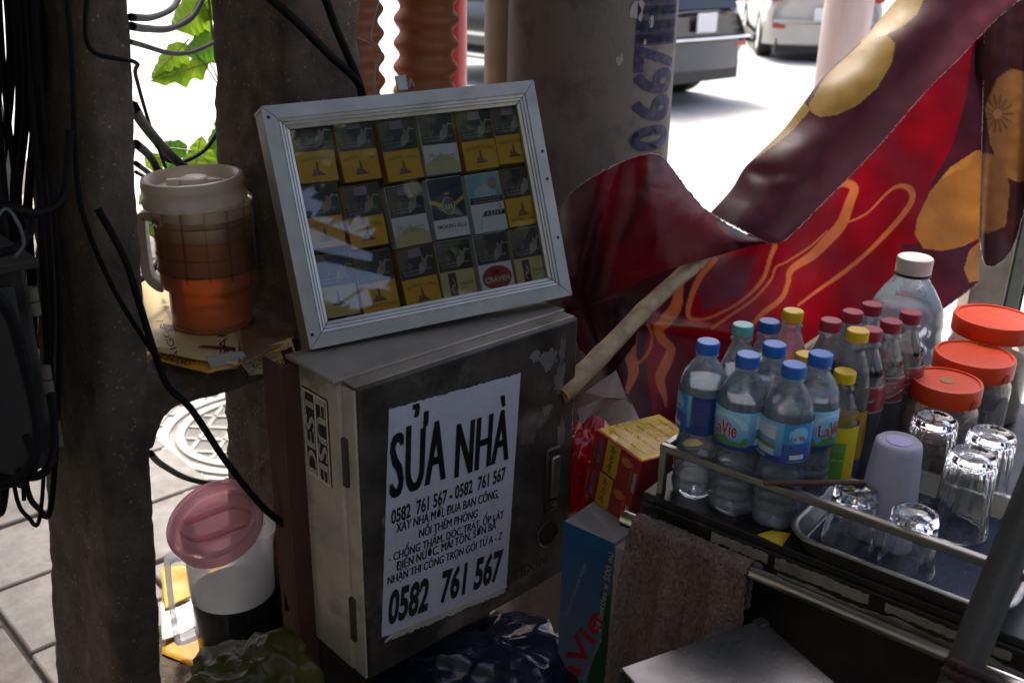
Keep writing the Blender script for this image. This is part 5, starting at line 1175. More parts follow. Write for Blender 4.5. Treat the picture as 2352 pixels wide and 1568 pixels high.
coke_p = [(.005, .006), (.020, .001), (.026, 0), (.029, .006), (.0295, .03), (.0275, .055), (.0268, .07), (.0285, .085), (.0305, .10), (.031, .135), (.0295, .15), (.026, .165), (.020, .182), (.0155, .195), (.0128, .204), (.0128, .208), (.0155, .2095), (.0155, .211), (.0125, .213), (.0125, .22)]
cola = mk('cola', (.012, .004, .003), .02, var=0, rvar=0, spec=.7)
def coke_lab(u, v):
    c = np.array((.22, .012, .02)); 
    if .1 < u < .4 and abs(v - .35 - .12 * math.sin(u * 20)) < .035: c = np.array((.42, .38, .38))
    if v > .95 or v < .04: c = np.array((.35, .3, .3))
    return tuple(c)
ctx = (('Coca-Cola', m_lwh, .27, .128, .040, .017), ('NƯỚC GIẢI KHÁT', m_lwh, .25, .143, .026, .003), ('ORIGINAL TASTE', m_lwh, .12, .141, .022, .0025), ('GREAT', m_lwh, .55, .13, .02, .004))
cl = (('standing at the corner of the pack by the yellow capped tea', 2002, 759, .30), ('next to the corner one in the front of the pack', 2048, 740, .2), ('at the end of the pack beside the big water bottle', 2093, 720, .25),
      ('in the back of the pack nearest the red drink', 1909, 738, .3), ('in the middle of the back of the pack', 1959, 718, .3), ('at the far back of the pack beside the big water bottle', 2004, 701, .3))
for lb2, px, py, ru in cl: soda('cola_bottle', 'red capped cola bottle ' + lb2, px, py, .212, coke_p, m_capr, cola, .80, labf=coke_lab, labz=(.112, .150), texts=ctx, rotu=ru)
pts_ = [place(px, py, .22) for _, px, py, _r in cl]; cc_ = sum(pts_, V()) / 6
# loose shrink film round the six colas
ax_ = (pts_[2] - pts_[0]).normalized(); ay_ = V((-ax_.y, ax_.x, 0)); hx_, hy_ = (pts_[2] - pts_[0]).length / 2 + .034, abs((pts_[3] - pts_[0]).dot(ay_)) / 2 + .034
def film(u, v):
    a = u * 2 * math.pi; c_, s_ = math.cos(a), math.sin(a); sq = max(abs(c_), abs(s_)); q_ = .35; k_ = 1 / (sq * (1 - q_) + q_)
    zz = v * .205; sh = 1 if v < .62 else 1 - .30 * ((v - .62) / .38) ** 1.3
    wob = 1 + .03 * fbm(V((c_ * 3, s_ * 3, v * 6)))
    return cc_ + (ax_ * c_ * hx_ * k_ + ay_ * s_ * hy_ * k_) * sh * wob * .98 + UP * zz
m_wrap = thin('shrink_film', tint=(.985, .975, .975), ior=1.35, rough=.12, haze=.018, hazec=(.75, .68, .68), bump=.7, bscale=26, k=.55)
o = obj('shrink_wrap', MB().grid(film, 72, 26), m_wrap, None, smooth=True); tag(o, 'clear shrink film wrapped round the six cola bottles', 'plastic film')
straight_p = [(.005, .006), (.020, .001), (.026, 0), (.0295, .005), (.030, .02), (.0295, .06), (.030, .065), (.030, .14), (.0285, .152), (.024, .17), (.018, .188), (.0145, .197), (.0128, .203), (.0128, .207), (.0155, .2085), (.0155, .210), (.0125, .212), (.0125, .22)]
def plain(c): return lambda u, v: c
soda('green_soda_bottle', 'clear bottle with a mint green cap behind the water bottles', 1707, 748, .205, straight_p, m_capt, m_water, .72)
soda('dark_soda_bottle', 'dark cola bottle with a deep blue cap and navy label', 1767, 740, .210, straight_p, m_capdb, cola, .78, labf=plain((.01, .03, .14)), labz=(.07, .135))
soda('red_drink_bottle', 'bottle of bright red drink with a yellow cap', 1822, 716, .215, straight_p, m_capy, mk('red_drink', (.55, .02, .008), .1, var=0, rvar=0, transl=.45), .74, labf=plain((.40, .22, .01)), labz=(.05, .12))
soda('yellow_cap_bottle', 'yellow capped drink bottle mostly hidden between the blue caps', 1852, 816, .185, straight_p, m_capy, mk('amber_drink', (.60, .36, .02), .1, var=0, rvar=0, transl=.45), .74)
soda('tea_bottle', 'tall brown tea bottle with a yellow cap beside the colas', 1971, 761, .215, straight_p, m_capy, mk('brown_bottled_tea', (.26, .085, .012), .1, var=0, rvar=0, transl=.45), .70, labf=lambda u, v: ((.42, .22, .02) if v > .25 else (.05, .05, .16)), labz=(.02, .118), texts=(('TRÀ', m_lwh, .25, .09, .02, .014), ('CHANH', m_lred, .25, .065, .026, .010)))
small_p = [(.005, .006), (.020, .001), (.025, 0), (.028, .005), (.028, .10), (.0265, .112), (.021, .132), (.0155, .145), (.0125, .150), (.0125, .153), (.0155, .155), (.0155, .157), (.0122, .159), (.0122, .168)]
soda('lemon_tea_bottle', 'small bottle in a bright yellow and green sleeve with a yellow cap', 1941, 855, .168, small_p, m_capy, mk('amber_drink', (.5, .2, .02)), .72, labf=lambda u, v: ((.13, .33, .04) if (.28 < u < .40 and .1 < v < .8) or (u < .1 and v > .3) else ((.40, .10, .01) if v < .05 else (.72, .55, .015))), labz=(.006, .108), labr=.0287,
     texts=(('CHANH', m_lgr, .34, .075, .014, .004), ('MẬT ONG', m_lwh, .34, .06, .014, .004), ('VN', m_black, .20, .045, .018, .018), ('trà chanh', m_lwh, .34, .03, .014, .005)), rotu=.30)
# big water bottle
bpz = PD(2104, 586, 1.64); hb5 = bpz.z - ZT - .004
t = thing('big_water_bottle', 'large clear water bottle with a white screw cap behind the colas', 'bottle', (bpz.x, bpz.y, ZT + .0005), own=True)
bp5 = [(.01, .004), (.05, .0), (.058, .004), (.061, .012)] + rippled(.02, .115, .0615, .0615, 3, .0012) + [(.061, .12), (.058, .14), (.051, .157), (.040, .176), (.030, .19), (.0265, .196), (.0265, .203)]
k5 = (hb5 - .026) / .203; bp5 = [(r, z * k5) for r, z in bp5]
bottle_shell(t, bp5, m_pet, n=64)
lq = [(max(.0001, r - .001), z + .001) for r, z in bp5 if z < .142 * k5]; lq += [(lq[-1][0] * .985, .142 * k5), (.0001, .142 * k5)]
obj('water', MB().lathe(lq, 56), m_water, t, sharp=50)
obj('cap', cap_mb(.0285, .027, .2035 * k5, ridges=80), m_capw, t, sharp=35)
obj('neck_ring', MB().lathe([(.026, .199 * k5), (.0295, .1995 * k5), (.0295, .2025 * k5), (.026, .203 * k5)], 48, close=True), m_black, t, sharp=35)
# jars with red lids
m_lidr = mk('lid_red_orange', (.72, .065, .012), .42, var=.07, scale=12, dirt=.12, dirtc=(.3, .03, .01), transl=.15)
m_jarp = thin('jar_plastic', tint=(.93, .91, .88), ior=1.45, rough=.15, haze=.22, hazec=(.72, .66, .58), k=1.2)
m_powder = mk('jar_contents_pale', (.52, .44, .36), .9, var=.25, scale=40, bump=.5, bscale=120); m_sach = mk('jar_sachets_blue', (.05, .07, .22), .6, var=.4, scale=30)
def jar(label, px, py, h, r, content, lidtext=False):
    p = place(px, py, h); t = thing('plastic_jar', label, 'jar', p, group='jars with red lids on the cart', own=True)
    sqm = lambda a, z: 1 + .05 * (abs(math.cos(2 * a)) ** 3 - .5) * (1 if z < h * .68 else 0)
    obj('body', MB().lathe([(.01, .003), (r * .88, 0), (r * .96, .004), (r * .98, .012), (r * .98, h * .62), (r * .95, h * .70), (r * .86, h * .77), (r * .85, h - .018)], 56, mod=sqm, caps='b'), m_jarp, t, smooth=True)
    ld_ = obj('lid', MB().lathe([(r * .93, h - .026), (r * .95, h - .027), (r * .955, h - .004), (r * .93, h - .0005), (r * .86, h), (r * .84, h - .0025), (r * .3, h - .002), (.0001, h - .002)], 72), m_lidr, t, sharp=32)
    for q_ in range(4):
        kn_ = MB()
        for i in range(9):
            a = q_ * math.pi / 2 + .5 + (i - 4) * .028; hh_ = .014 * math.sqrt(max(0, 1 - ((i - 4) / 4.6) ** 2)); d = V((math.cos(a), math.sin(a), 0)); e = V((-d.y, d.x, 0))
            kn_.box(d * (r * .948) - e * .0006 + UP * (h - .026), d * .0018, e * .0012, UP * hh_)
        obj('grip_ribs', kn_, m_lidr, ld_)['kind'] = 'stuff'
    if lidtext: obj('lid_badge', MB().lathe([(.0001, h - .0012), (r * .2, h - .0012), (r * .2, h - .003)], 24), mk('lid_badge_brown', (.30, .12, .03), .5), ld_)
    R4 = random.Random(int(px))
    if content == 'powder': obj('contents', MB().lathe([(.0001, .004), (r * .9, .005), (r * .92, .012), (r * .92, h * .60), (.0001, h * .66)], 40), m_powder, t, sharp=50)
    else:
        mb = MB()
        for i in range(16):
            cpt = V((R4.uniform(-1, 1) * r * .5, R4.uniform(-1, 1) * r * .5, .012 + R4.random() * h * .42)); X = V((R4.gauss(0, 1), R4.gauss(0, 1), R4.gauss(0, .6))).normalized(); Y = X.cross(V((R4.gauss(0, 1), R4.gauss(0, 1), 1))).normalized()
            mb.cbox(cpt, .036, .026, .003, X, Y, X.cross(Y))
        so_ = obj('sachets', mb, m_sach if content == 'blue' else mk('jar_sachets_tan', (.40, .27, .19), .6, var=.4, scale=30), t); so_['kind'] = 'stuff'
    return t
jar('clear jar with a red lid and a brown badge, behind the ribbed glasses', 2176, 872, .135, .047 / .93, 'tan', True)
jar('red lidded jar of blue sachets behind the badged one', 2240, 812, .140, .056 / .93, 'blue')
jar('tallest red lidded jar of pale powder beside the wooden posts', 2287, 727, .165, .060 / .93, 'powder')
# ------------------------------------------------------------------ tray, glasses, cup
trc = CT(.318, .112, ZT + .0015); TL, TW = .262, .275
def rr_ring(hl, hw_, rad, z, n=7):
    pts = []
    for cx, cy, a0 in ((hl - rad, hw_ - rad, 0), (-hl + rad, hw_ - rad, .5), (-hl + rad, -hw_ + rad, 1), (hl - rad, -hw_ + rad, 1.5)):
        for i in range(n): a = (a0 + .5 * i / (n - 1)) * math.pi; pts.append(trc + CE * (cx + rad * math.cos(a)) + CM * (cy + rad * math.sin(a)) + UP * z)
    return pts
def loft(rings, capb=True, capt=False):
    n = len(rings[0]); vs = [p for r in rings for p in r]
    fs = [(i * n + k, i * n + (k + 1) % n, (i + 1) * n + (k + 1) % n, (i + 1) * n + k) for i in range(len(rings) - 1) for k in range(n)]
    if capb: fs.append(tuple(range(n))[::-1])
    if capt: fs.append(tuple(range((len(rings) - 1) * n, len(rings) * n)))
    return MB().add(vs, fs)
ty = thing('metal_tray', 'dull stainless serving tray with rounded corners under the glasses', 'tray', trc)
obj('pan', loft([rr_ring(TL / 2 - .016, TW / 2 - .016, .03, 0), rr_ring(TL / 2 - .012, TW / 2 - .012, .034, .003), rr_ring(TL / 2 - .006, TW / 2 - .006, .038, .026), rr_ring(TL / 2 - .004, TW / 2 - .004, .04, .028), rr_ring(TL / 2 + .002, TW / 2 + .002, .044, .0285), rr_ring(TL / 2 + .003, TW / 2 + .003, .044, .0265)]), m_inoxd, ty, smooth=True, solid=.0012)
mat_ = loft([rr_ring(TL / 2 - .018, TW / 2 - .018, .03, .0025), rr_ring(TL / 2 - .018, TW / 2 - .018, .03, .0055)], True, True)
o = obj('tray_mat', mat_, mk('mat_blue_mesh', (.03, .05, .11), .7, var=.6, scale=260, bump=1, bscale=500, c2=(.008, .012, .03)), None); tag(o, 'dark blue mesh mat lying in the metal tray', 'mat')
m_glass = mk('drinking_glass', (.97, .98, .97), .0, var=0, rvar=0, trans=1, ior=1.48)
zg = ZT + .0075
def tumbler(label, px, py, h, rt, rb_2, flutes=12, amp=.05, ring=True):
    """upside-down glass: closed base uppermost"""
    p = PZ(px, py, zg + h); p = V((p.x, p.y, zg)); t = thing('drinking_glass', label, 'glass', p, group='upturned glasses on the tray', own=True)
    md = lambda a, z: 1 + (amp * (abs(math.cos(a * flutes / 2)) - .64) * min(1, max(0, (z - h * .22) / (h * .1))) if z < h * .97 else 0)
    outer = [(rt, 0), (rt + .0006, .002), (rt - (rt - rb_2) * .2, h * .2), (rt - (rt - rb_2) * .35, h * .28), (rt - (rt - rb_2) * .8, h * .78), (rb_2, h - .005), (rb_2 * .95, h - .0012), (rb_2 * .86, h), (rb_2 * .76, h - .001), (rb_2 * .66, h - .003), (rb_2 * .5, h - .0036), (rb_2 * .3, h - .0052), (.0001, h - .0058)]
    th = .0026; inner = [(.0001, h - .0085), (rb_2 * .3, h - .0092), (rb_2 * .55, h - .0115), (rb_2 - th * 1.6, h - .0165), (rt - (rt - rb_2) * .8 - th, h * .76), (rt - (rt - rb_2) * .3 - th, h * .28), (rt - th, .002), (rt - th * .6, 0)]
    obj('glass_wall', MB().lathe(outer + inner, 96, mod=lambda a, z: md(a, z), close=True), m_glass, t, sharp=60)
    if False: obj('base_ring', MB().lathe([(rb_2 * .50, h - .0022), (rb_2 * .53, h - .0012), (rb_2 * .56, h - .0022)], 48), m_glass, t, smooth=True)
    return t
tumbler('tall fluted upturned glass in front of the badged jar', 2150, 958, .112, .034, .0285, 20, .045)
tumbler('tall fluted upturned glass with a bright base beside the table edge', 2281, 993, .112, .034, .029, 20, .045)
tumbler('tall fluted upturned glass standing foremost on the tray', 2238, 1040, .112, .035, .029, 20, .045)
tumbler('short faceted upturned glass beside the lilac cup', 1969, 1120, .078, .033, .0265, 8, .06, False)
tumbler('short faceted upturned glass in front of the lilac cup', 2104, 1175, .078, .033, .0265, 8, .06, False)
p = PZ(2066, 1010, zg + .132); p = V((p.x, p.y, zg)); t = thing('plastic_cup', 'ribbed lilac plastic cup turned upside down on the tray', 'cup', p, own=True)
m_lil = mk('cup_lilac', (.50, .49, .60), .5, var=.06, transl=.45)
obj('wall', MB().lathe([(.0385, 0), (.039, .003), (.0375, .008), (.0285, .122), (.0275, .129), (.024, .132), (.022, .1305), (.0001, .1305)], 120, mod=lambda a, z: 1 + (.022 * math.cos(a * 20) * min(1, (.128 - z) / .02) if .008 < z < .126 else 0)), m_lil, t, smooth=True)
obj('base_disc', MB().lathe([(.0001, .1315), (.015, .1315), (.016, .1306)], 32), mk('cup_lilac_deep', (.32, .27, .50), .5), t)
# brown stirring stick across the rail, small yellow card under the tray
s0, s1 = PD(1752, 1107, dep(CT(.23, -.002, .93))), PD(1990, 1106, 1.25); s0 = PZ(1755, 1108, .930); s1 = PZ(1985, 1108, .935)
o = obj('wooden_stick', MB().tube([s0, s0.lerp(s1, .5) - UP * .0005, s1], .0038, 10), mk('stick_dark_wood', (.085, .04, .025), .7, var=.3, scale=40), None, smooth=False, sharp=50); tag(o, 'dark brown wooden stick lying across the guard rail', 'stick')
o = obj('yellow_card', MB().prism([CT(.150, -.010, ZT + .0008), CT(.185, -.014, ZT + .0008), CT(.182, .02, ZT + .0008), CT(.16, .012, ZT + .0008)], UP * .0006), mk('card_yellow', (.62, .46, .03), .6, var=.1), None); tag(o, 'scrap of bright yellow card poking out from under the tray', 'card')
# stainless table in the foreground
zs_ = .785; sq = [PZ(1425, 1532, zs_), PZ(1750, 1420, zs_), PZ(1990, 1568, zs_)]
sa_ = (sq[1] - sq[0]).normalized(); sb_ = (sq[2] - sq[1]); sb_ = (sb_ - sa_ * sb_.dot(sa_)).normalized(); SLa = (sq[1] - sq[0]).length; SLb = .30
st_ = thing('steel_side_table', 'small square stainless steel table with a scratched top beside the rag', 'table', V((sq[0].x, sq[0].y, 0)) + sb_ * .15 + sa_ * .1)
m_top = mk('table_top_brushed', (.20, .195, .20), .30, metal=1, var=.08, scale=8, bump=.03, bscale=6, rvar=.25)
o0 = sq[0] - sa_ * 0
obj('top', MB().box(o0 - UP * .004, sa_ * SLa, sb_ * SLb, UP * .004), m_top, st_, bevel=.0015)
obj('skirt', MB().box(o0 - UP * .026, sa_ * SLa, sb_ * .002, UP * .0218), m_top, st_); obj('skirt', MB().box(o0 - UP * .026 + sb_ * .0022, sa_ * .002, sb_ * (SLb - .0022), UP * .0218), m_top, st_)
obj('skirt', MB().box(o0 - UP * .026 + sb_ * .0022 + sa_ * (SLa - .002), sa_ * .002, sb_ * (SLb - .0022), UP * .0218), m_top, st_)
obj('corner_guard', MB().box(sq[1] - sa_ * .014 - sb_ * .003 - UP * .012, sa_ * .017, sb_ * .016, UP * .0135), m_blackp, st_, bevel=.002)
for u_, v_ in ((.012, .012), (SLa - .026, .012), (.012, SLb - .026), (SLa - .026, SLb - .026)): obj('leg', MB().box(V((o0.x, o0.y, 0)) + sa_ * u_ + sb_ * v_, sa_ * .014, sb_ * .014, UP * (zs_ - .0265)), m_inoxd, st_)
# leaning dark tube and rope in the foreground
pa, pb_ = PD(2188, 1600, .98), PD(2480, 860, 1.02); dd = (pb_ - pa).normalized(); gl_ = pa - dd * (pa.z / dd.z)
o = thing('umbrella_pole', 'dark grey steel pole leaning across the end of the drinks cart', 'pole', gl_)
obj('tube', MB().tube([gl_, pa, pb_, pb_ + dd * 1.0], .0175, 20), mk('pole_dark_grey', (.032, .032, .031), .6, var=.25, scale=8, bump=.1), o, smooth=False, sharp=40)
obj('collar', MB().tube([gl_ + dd * .25, gl_ + dd * .33], .021, 20), m_steel, o, sharp=40)
rp_ = mk('rope_purple', (.03, .013, .015), .95, var=.4, scale=60, bump=1, bscale=200)
c_ = PD(2235, 1545, .98); rn = MB()
for q_ in range(2):
    ce = c_ + dd * (q_ * .011 - .01); X = dd.cross(UP).normalized(); Y = dd.cross(X)
    rn.tube([ce + (X * math.cos(a) + Y * math.sin(a)) * .0225 + dd * (.0015 * math.sin(a * 18)) for a in np.linspace(0, 6.4, 40)], .0055, 6)
o = obj('rope', rn, rp_, None, smooth=True); tag(o, 'coil of dark purple rope tied round the leaning steel pole', 'rope')
# ================================================================== torn red banner, stick, boxes and bags in the middle
def in_poly(px, py, poly):
    r = np.zeros(px.shape, bool); n = len(poly)
    for i in range(n):
        x0, y0 = poly[i]; x1, y1 = poly[(i + 1) % n]
        c = ((y0 > py) != (y1 > py)) & (px < (x1 - x0) * (py - y0) / ((y1 - y0) if y1 != y0 else 1e-9) + x0); r ^= c
    return r
def ribbon(px, py, pts, ws):
    P = smooth_pts([(*p, w_) for p, w_ in zip(pts, ws)], 6); best = np.zeros(px.shape)
    for a, b in zip(P[:-1], P[1:]):
        d = b[:2] - a[:2]; L2 = max(d @ d, 1e-6); t = np.clip(((px - a[0]) * d[0] + (py - a[1]) * d[1]) / L2, 0, 1)
        ds = np.hypot(px - a[0] - t * d[0], py - a[1] - t * d[1]); hw_ = (a[2] + (b[2] - a[2]) * t) / 2
        best = np.maximum(best, np.clip((hw_ - ds) / 2 + .5, 0, 1))
    return best
MAR, RED, ORG, YEL = (np.array(c) for c in ((.045, .007, .014), (.165, .002, .007), (.36, .095, .032), (.27, .165, .04)))
m_vin = mk('banner_vinyl', (1, 1, 1), .42, var=.16, scale=22, vcol=True, transl=.46, bump=.06, bscale=260, spec=.25)
m_torn = mk('torn_fabric_edge', (.62, .52, .48), .95, var=.2, transl=.3)
def resamp(pts, n):
    P = np.array(smooth_pts(pts, 6)); s = np.r_[0, np.cumsum(np.hypot(*np.diff(P[:, :2], axis=0).T))]; q = np.linspace(0, s[-1], n); return np.stack([np.interp(q, s, P[:, k]) for k in range(P.shape[1])], 1)
def vinyl(name, top, bot, nu, nv, zf, colf, parent):
    A, B = resamp(top, nu + 1), resamp(bot, nu + 1); v = np.linspace(0, 1, nv + 1)
    G_ = A[:, None, :] * (1 - v)[None, :, None] + B[:, None, :] * v[None, :, None]        # px, py, Z
    px, py, Z = G_[..., 0], G_[..., 1], G_[..., 2]
    U = np.linspace(0, 1, nu + 1)[:, None] * np.ones_like(px); Vv = v[None, :] * np.ones_like(px)
    Z = Z + zf(U, Vv, px, py); cols_ = colf(px, py).reshape(-1, 3)
    mb = MB(); mb.v = [PD(x, y, z) for x, y, z in zip(px.ravel(), py.ravel(), Z.ravel())]
    k = nv + 1; mb.f = [(i * k + j, (i + 1) * k + j, (i + 1) * k + j + 1, i * k + j + 1) for i in range(nu) for j in range(nv)]
    o = obj(name, mb, m_vin, parent, smooth=True, cols=cols_)
    return o, mb, k
def nz2(px, py, f, s):
    return np.array([fbm(V((x * f, y * f, s)), 3) for x, y in zip(px.ravel(), py.ravel())]).reshape(px.shape)
def blend(c, m, colr): return c * (1 - m[..., None]) + colr * m[..., None]
bn = thing('torn_banner', 'torn red and maroon vinyl banner with orange ribbons and yellow petals slung behind the drinks', 'banner', PD(1850, 900, 1.9))
RIB = [([(1914, 432), (1938, 420), (1962, 432), (1953, 461), (1933, 514), (1905, 547), (1866, 586), (1818, 619), (1809, 653), (1794, 686), (1751, 720), (1732, 742)], [14, 22, 24, 26, 30, 30, 26, 18, 13, 14, 14, 10]),
       ([(1915, 524), (1938, 514), (1991, 490), (2039, 442), (2068, 427), (2092, 437), (2094, 461), (2073, 494), (2039, 533), (1991, 581), (1933, 629), (1885, 662), (1833, 701)], [4, 5, 5, 7, 12, 18, 16, 15, 14, 11, 12, 9, 6]),
       ([(1641, 595), (1607, 638), (1585, 691), (1581, 725), (1602, 734), (1641, 725), (1703, 691), (1751, 643), (1770, 590), (1780, 566)], [18, 17, 15, 13, 9, 6, 7, 10, 12, 14]),
       ([(1636, 753), (1684, 720), (1732, 686), (1770, 643), (1782, 614), (1809, 600), (1861, 566), (1900, 530)], [8, 7, 6, 6, 5, 5, 6, 4]),
       ([(1563, 640), (1553, 702), (1530, 735), (1513, 755), (1520, 778), (1540, 801), (1530, 834), (1517, 863), (1520, 890), (1527, 913), (1530, 936)], [20, 32, 36, 30, 24, 26, 30, 28, 22, 12, 2]),
       ([(1454, 770), (1457, 827), (1474, 828), (1494, 797), (1497, 768), (1487, 745)], [22, 12, 7, 7, 7, 5]), ([(1440, 690), (1418, 712), (1405, 740), (1398, 770)], [4, 10, 12, 4]), ([(1440, 800), (1455, 850), (1440, 900)], [34, 30, 10])]
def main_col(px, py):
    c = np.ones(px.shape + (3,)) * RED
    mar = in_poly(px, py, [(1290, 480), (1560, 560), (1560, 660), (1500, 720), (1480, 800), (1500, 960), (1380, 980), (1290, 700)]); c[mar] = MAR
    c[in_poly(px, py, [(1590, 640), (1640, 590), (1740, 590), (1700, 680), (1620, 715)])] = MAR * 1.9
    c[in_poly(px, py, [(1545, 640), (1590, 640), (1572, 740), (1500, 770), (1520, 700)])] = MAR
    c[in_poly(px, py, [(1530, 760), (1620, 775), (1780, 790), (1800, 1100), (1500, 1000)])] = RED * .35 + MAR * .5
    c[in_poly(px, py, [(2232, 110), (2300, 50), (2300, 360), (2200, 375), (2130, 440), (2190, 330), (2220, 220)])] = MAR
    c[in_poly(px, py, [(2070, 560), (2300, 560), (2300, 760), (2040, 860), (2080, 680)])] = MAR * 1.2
    for p, w_ in RIB: c = blend(c, ribbon(px, py, p, [q * .82 for q in w_]), ORG * np.array((1, 1, 1)))
    c[in_poly(px, py, [(2241, 346), (2183, 384), (2135, 442), (2106, 504), (2101, 538), (2121, 571), (2164, 576), (2212, 566), (2260, 542), (2260, 432), (2258, 346)])] = np.array((.33, .13, .028))
    c[in_poly(px, py, [(2255, 550), (2226, 576), (2214, 619), (2226, 648), (2255, 643)])] = np.array((.33, .14, .04))
    return c
def main_z(U, Vv, px, py):
    z = .032 * np.sin(px / 70 + py / 120) * np.clip((2150 - px) / 300, .15, 1) + .013 * np.sin(px / 47 - py / 61) + .010 * nz2(px, py, .004, 2) - .005 * np.abs(nz2(px + py * .6, py - px * .3, .005, 8))
    z += .05 * np.exp(-((py - (742 + (px - 1480) * .12)) / 16) ** 2) * (px > 1450) * (px < 1800) * -.35
    return z
main_top = [(1300, 640, 1.80), (1400, 600, 1.82), (1520, 580, 1.86), (1660, 545, 1.88), (1790, 520, 1.90), (1900, 420, 1.92), (2020, 290, 1.93), (2150, 150, 1.94), (2262, 40, 1.95)]
main_bot = [(1395, 850, 1.72), (1440, 905, 1.70), (1500, 1010, 1.72), (1600, 1050, 1.80), (1750, 1050, 1.84), (1900, 1020, 1.87), (2040, 860, 1.90), (2130, 742, 1.92), (2247, 650, 1.94)]
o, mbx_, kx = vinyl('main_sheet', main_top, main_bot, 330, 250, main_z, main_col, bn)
def edge_tube(pts, r, nm='torn_edge', seed=0, par=None):
    Rr = random.Random(seed); q = [p + V((Rr.uniform(-1, 1), Rr.uniform(-1, 1), Rr.uniform(-1, 1))) * r * .8 for p in pts]; r = r * .62
    return obj(nm, MB().tube(q, [r * Rr.uniform(.5, 1.5) for _ in q], 5), m_torn, par or bn)
edge_tube(mbx_.v[kx - 1::kx][230:331], .0016, seed=3)
edge_tube(mbx_.v[-kx:], .0010, seed=4)
# folded-over band
def band_col(px, py):
    c = np.ones(px.shape + (3,)) * np.array((.058, .014, .023))
    st = (np.sin((px * .75 + py) * .55) > .93) & (np.abs(px - 1.15 * (2330 - py) - 120) < 900); 
    c = c * (1 + .25 * nz2(px, py, .02, 7)[..., None])
    for poly in ([(1857, 240), (1895, 178), (1981, 96), (2039, 82), (2056, 101), (2049, 144), (2015, 202), (1972, 240), (1924, 264), (1885, 269), (1864, 259)], [(2040, 0), (2125, -8), (2106, 34), (2073, 62), (2034, 82), (1975, 98), (1960, 90), (2050, -12)], [(1735, 365), (1730, 350), (1790, 285), (1840, 232), (1862, 250), (1828, 293), (1789, 326)]):
        c[in_poly(px, py, poly)] = YEL * (1 + .0)
    return c
def band_z(U, Vv, px, py): return -.055 * np.sin(np.pi * Vv) ** .8 + .004 * nz2(px, py, .006, 5) - .003 * np.abs(nz2(px + py, py - px, .004, 15)) + .003 * np.sin(U * 24 + Vv * 2) * (1 - Vv) + .007 * np.exp(-((U - .80) / .03) ** 2) * np.sin(Vv * 9)
band_top = [(2068, -12, 1.93), (1981, 91, 1.92), (1895, 173, 1.91), (1847, 235, 1.90), (1799, 298, 1.90), (1741, 355, 1.89), (1708, 389, 1.89), (1679, 437, 1.88), (1631, 490, 1.87)]
band_bot = [(2365, -20, 1.93), (2279, 53, 1.92), (2207, 130, 1.91), (2149, 187, 1.905), (2087, 254, 1.90), (2039, 312, 1.89), (1967, 389, 1.88), (1914, 442, 1.87), (1866, 490, 1.86), (1823, 533, 1.85), (1794, 556, 1.84), (1765, 559, 1.84)]
ob2, mb2, k2 = vinyl('folded_band', band_top, band_bot, 240, 90, band_z, band_col, bn)
edge_tube(mb2.v[k2 - 1::k2], .0017, seed=5); edge_tube(mb2.v[-k2:], .0015, seed=6)
# hanging flap over the stick
def flap_col(px, py):
    c = np.ones(px.shape + (3,)) * np.array((.15, .003, .009))
    m = np.clip((1400 - px + (py - 500) * .15) / 40, 0, 1); c = blend(c, m, MAR * .9)
    m = np.clip(1 - np.abs((px - 1420) - (560 - py) * .5) / 30, 0, 1) * (py < 560); c = blend(c, m * .8, MAR)
    m = np.clip((px - 1600 - (600 - py) * .9) / 50, 0, 1) * .75; c = blend(c, m, MAR * 1.3); return c
def flap_z(U, Vv, px, py): return -.07 * np.sin(np.pi * np.clip(Vv * .9, 0, 1)) * np.clip(1 - np.abs(U - .45) * 1.3, 0, 1) + .02 * np.sin(U * 9 + 1) * Vv + .005 * nz2(px, py, .008, 9) - .010 * np.abs(nz2(px + py * .4, py - px * .2, .007, 18)) + .03 * np.exp(-((px - 1415 + (py - 420) * .25) / 26) ** 2)
flap_top = [(1286, 486, 1.83), (1309, 446, 1.80), (1367, 403, 1.77), (1425, 374, 1.76), (1482, 355, 1.76), (1511, 356, 1.77), (1530, 370, 1.78), (1559, 408, 1.80), (1588, 446, 1.82), (1631, 490, 1.84), (1703, 533, 1.84), (1765, 559, 1.83)]
flap_bot = [(1300, 720, 1.78), (1320, 715, 1.76), (1343, 706, 1.74), (1415, 672, 1.73), (1511, 629, 1.74), (1580, 606, 1.76), (1645, 588, 1.78), (1700, 572, 1.80), (1741, 562, 1.82), (1766, 559, 1.83)]
ob3, mb3, k3 = vinyl('hanging_flap', flap_top, flap_bot, 200, 110, flap_z, flap_col, bn)
edge_tube(mb3.v[0::k3], .0015, seed=7)
low_top = [(1290, 690, 1.79), (1343, 704, 1.745), (1400, 690, 1.75), (1470, 665, 1.77)]; low_bot = [(1330, 800, 1.80), (1360, 830, 1.78), (1400, 880, 1.76), (1450, 930, 1.78)]
vinyl('lower_fold', low_top, low_bot, 50, 50, lambda U, Vv, px, py: .02 * np.sin(U * 7) + .006 * nz2(px, py, .015, 3), lambda px, py: np.ones(px.shape + (3,)) * MAR * .8, bn)
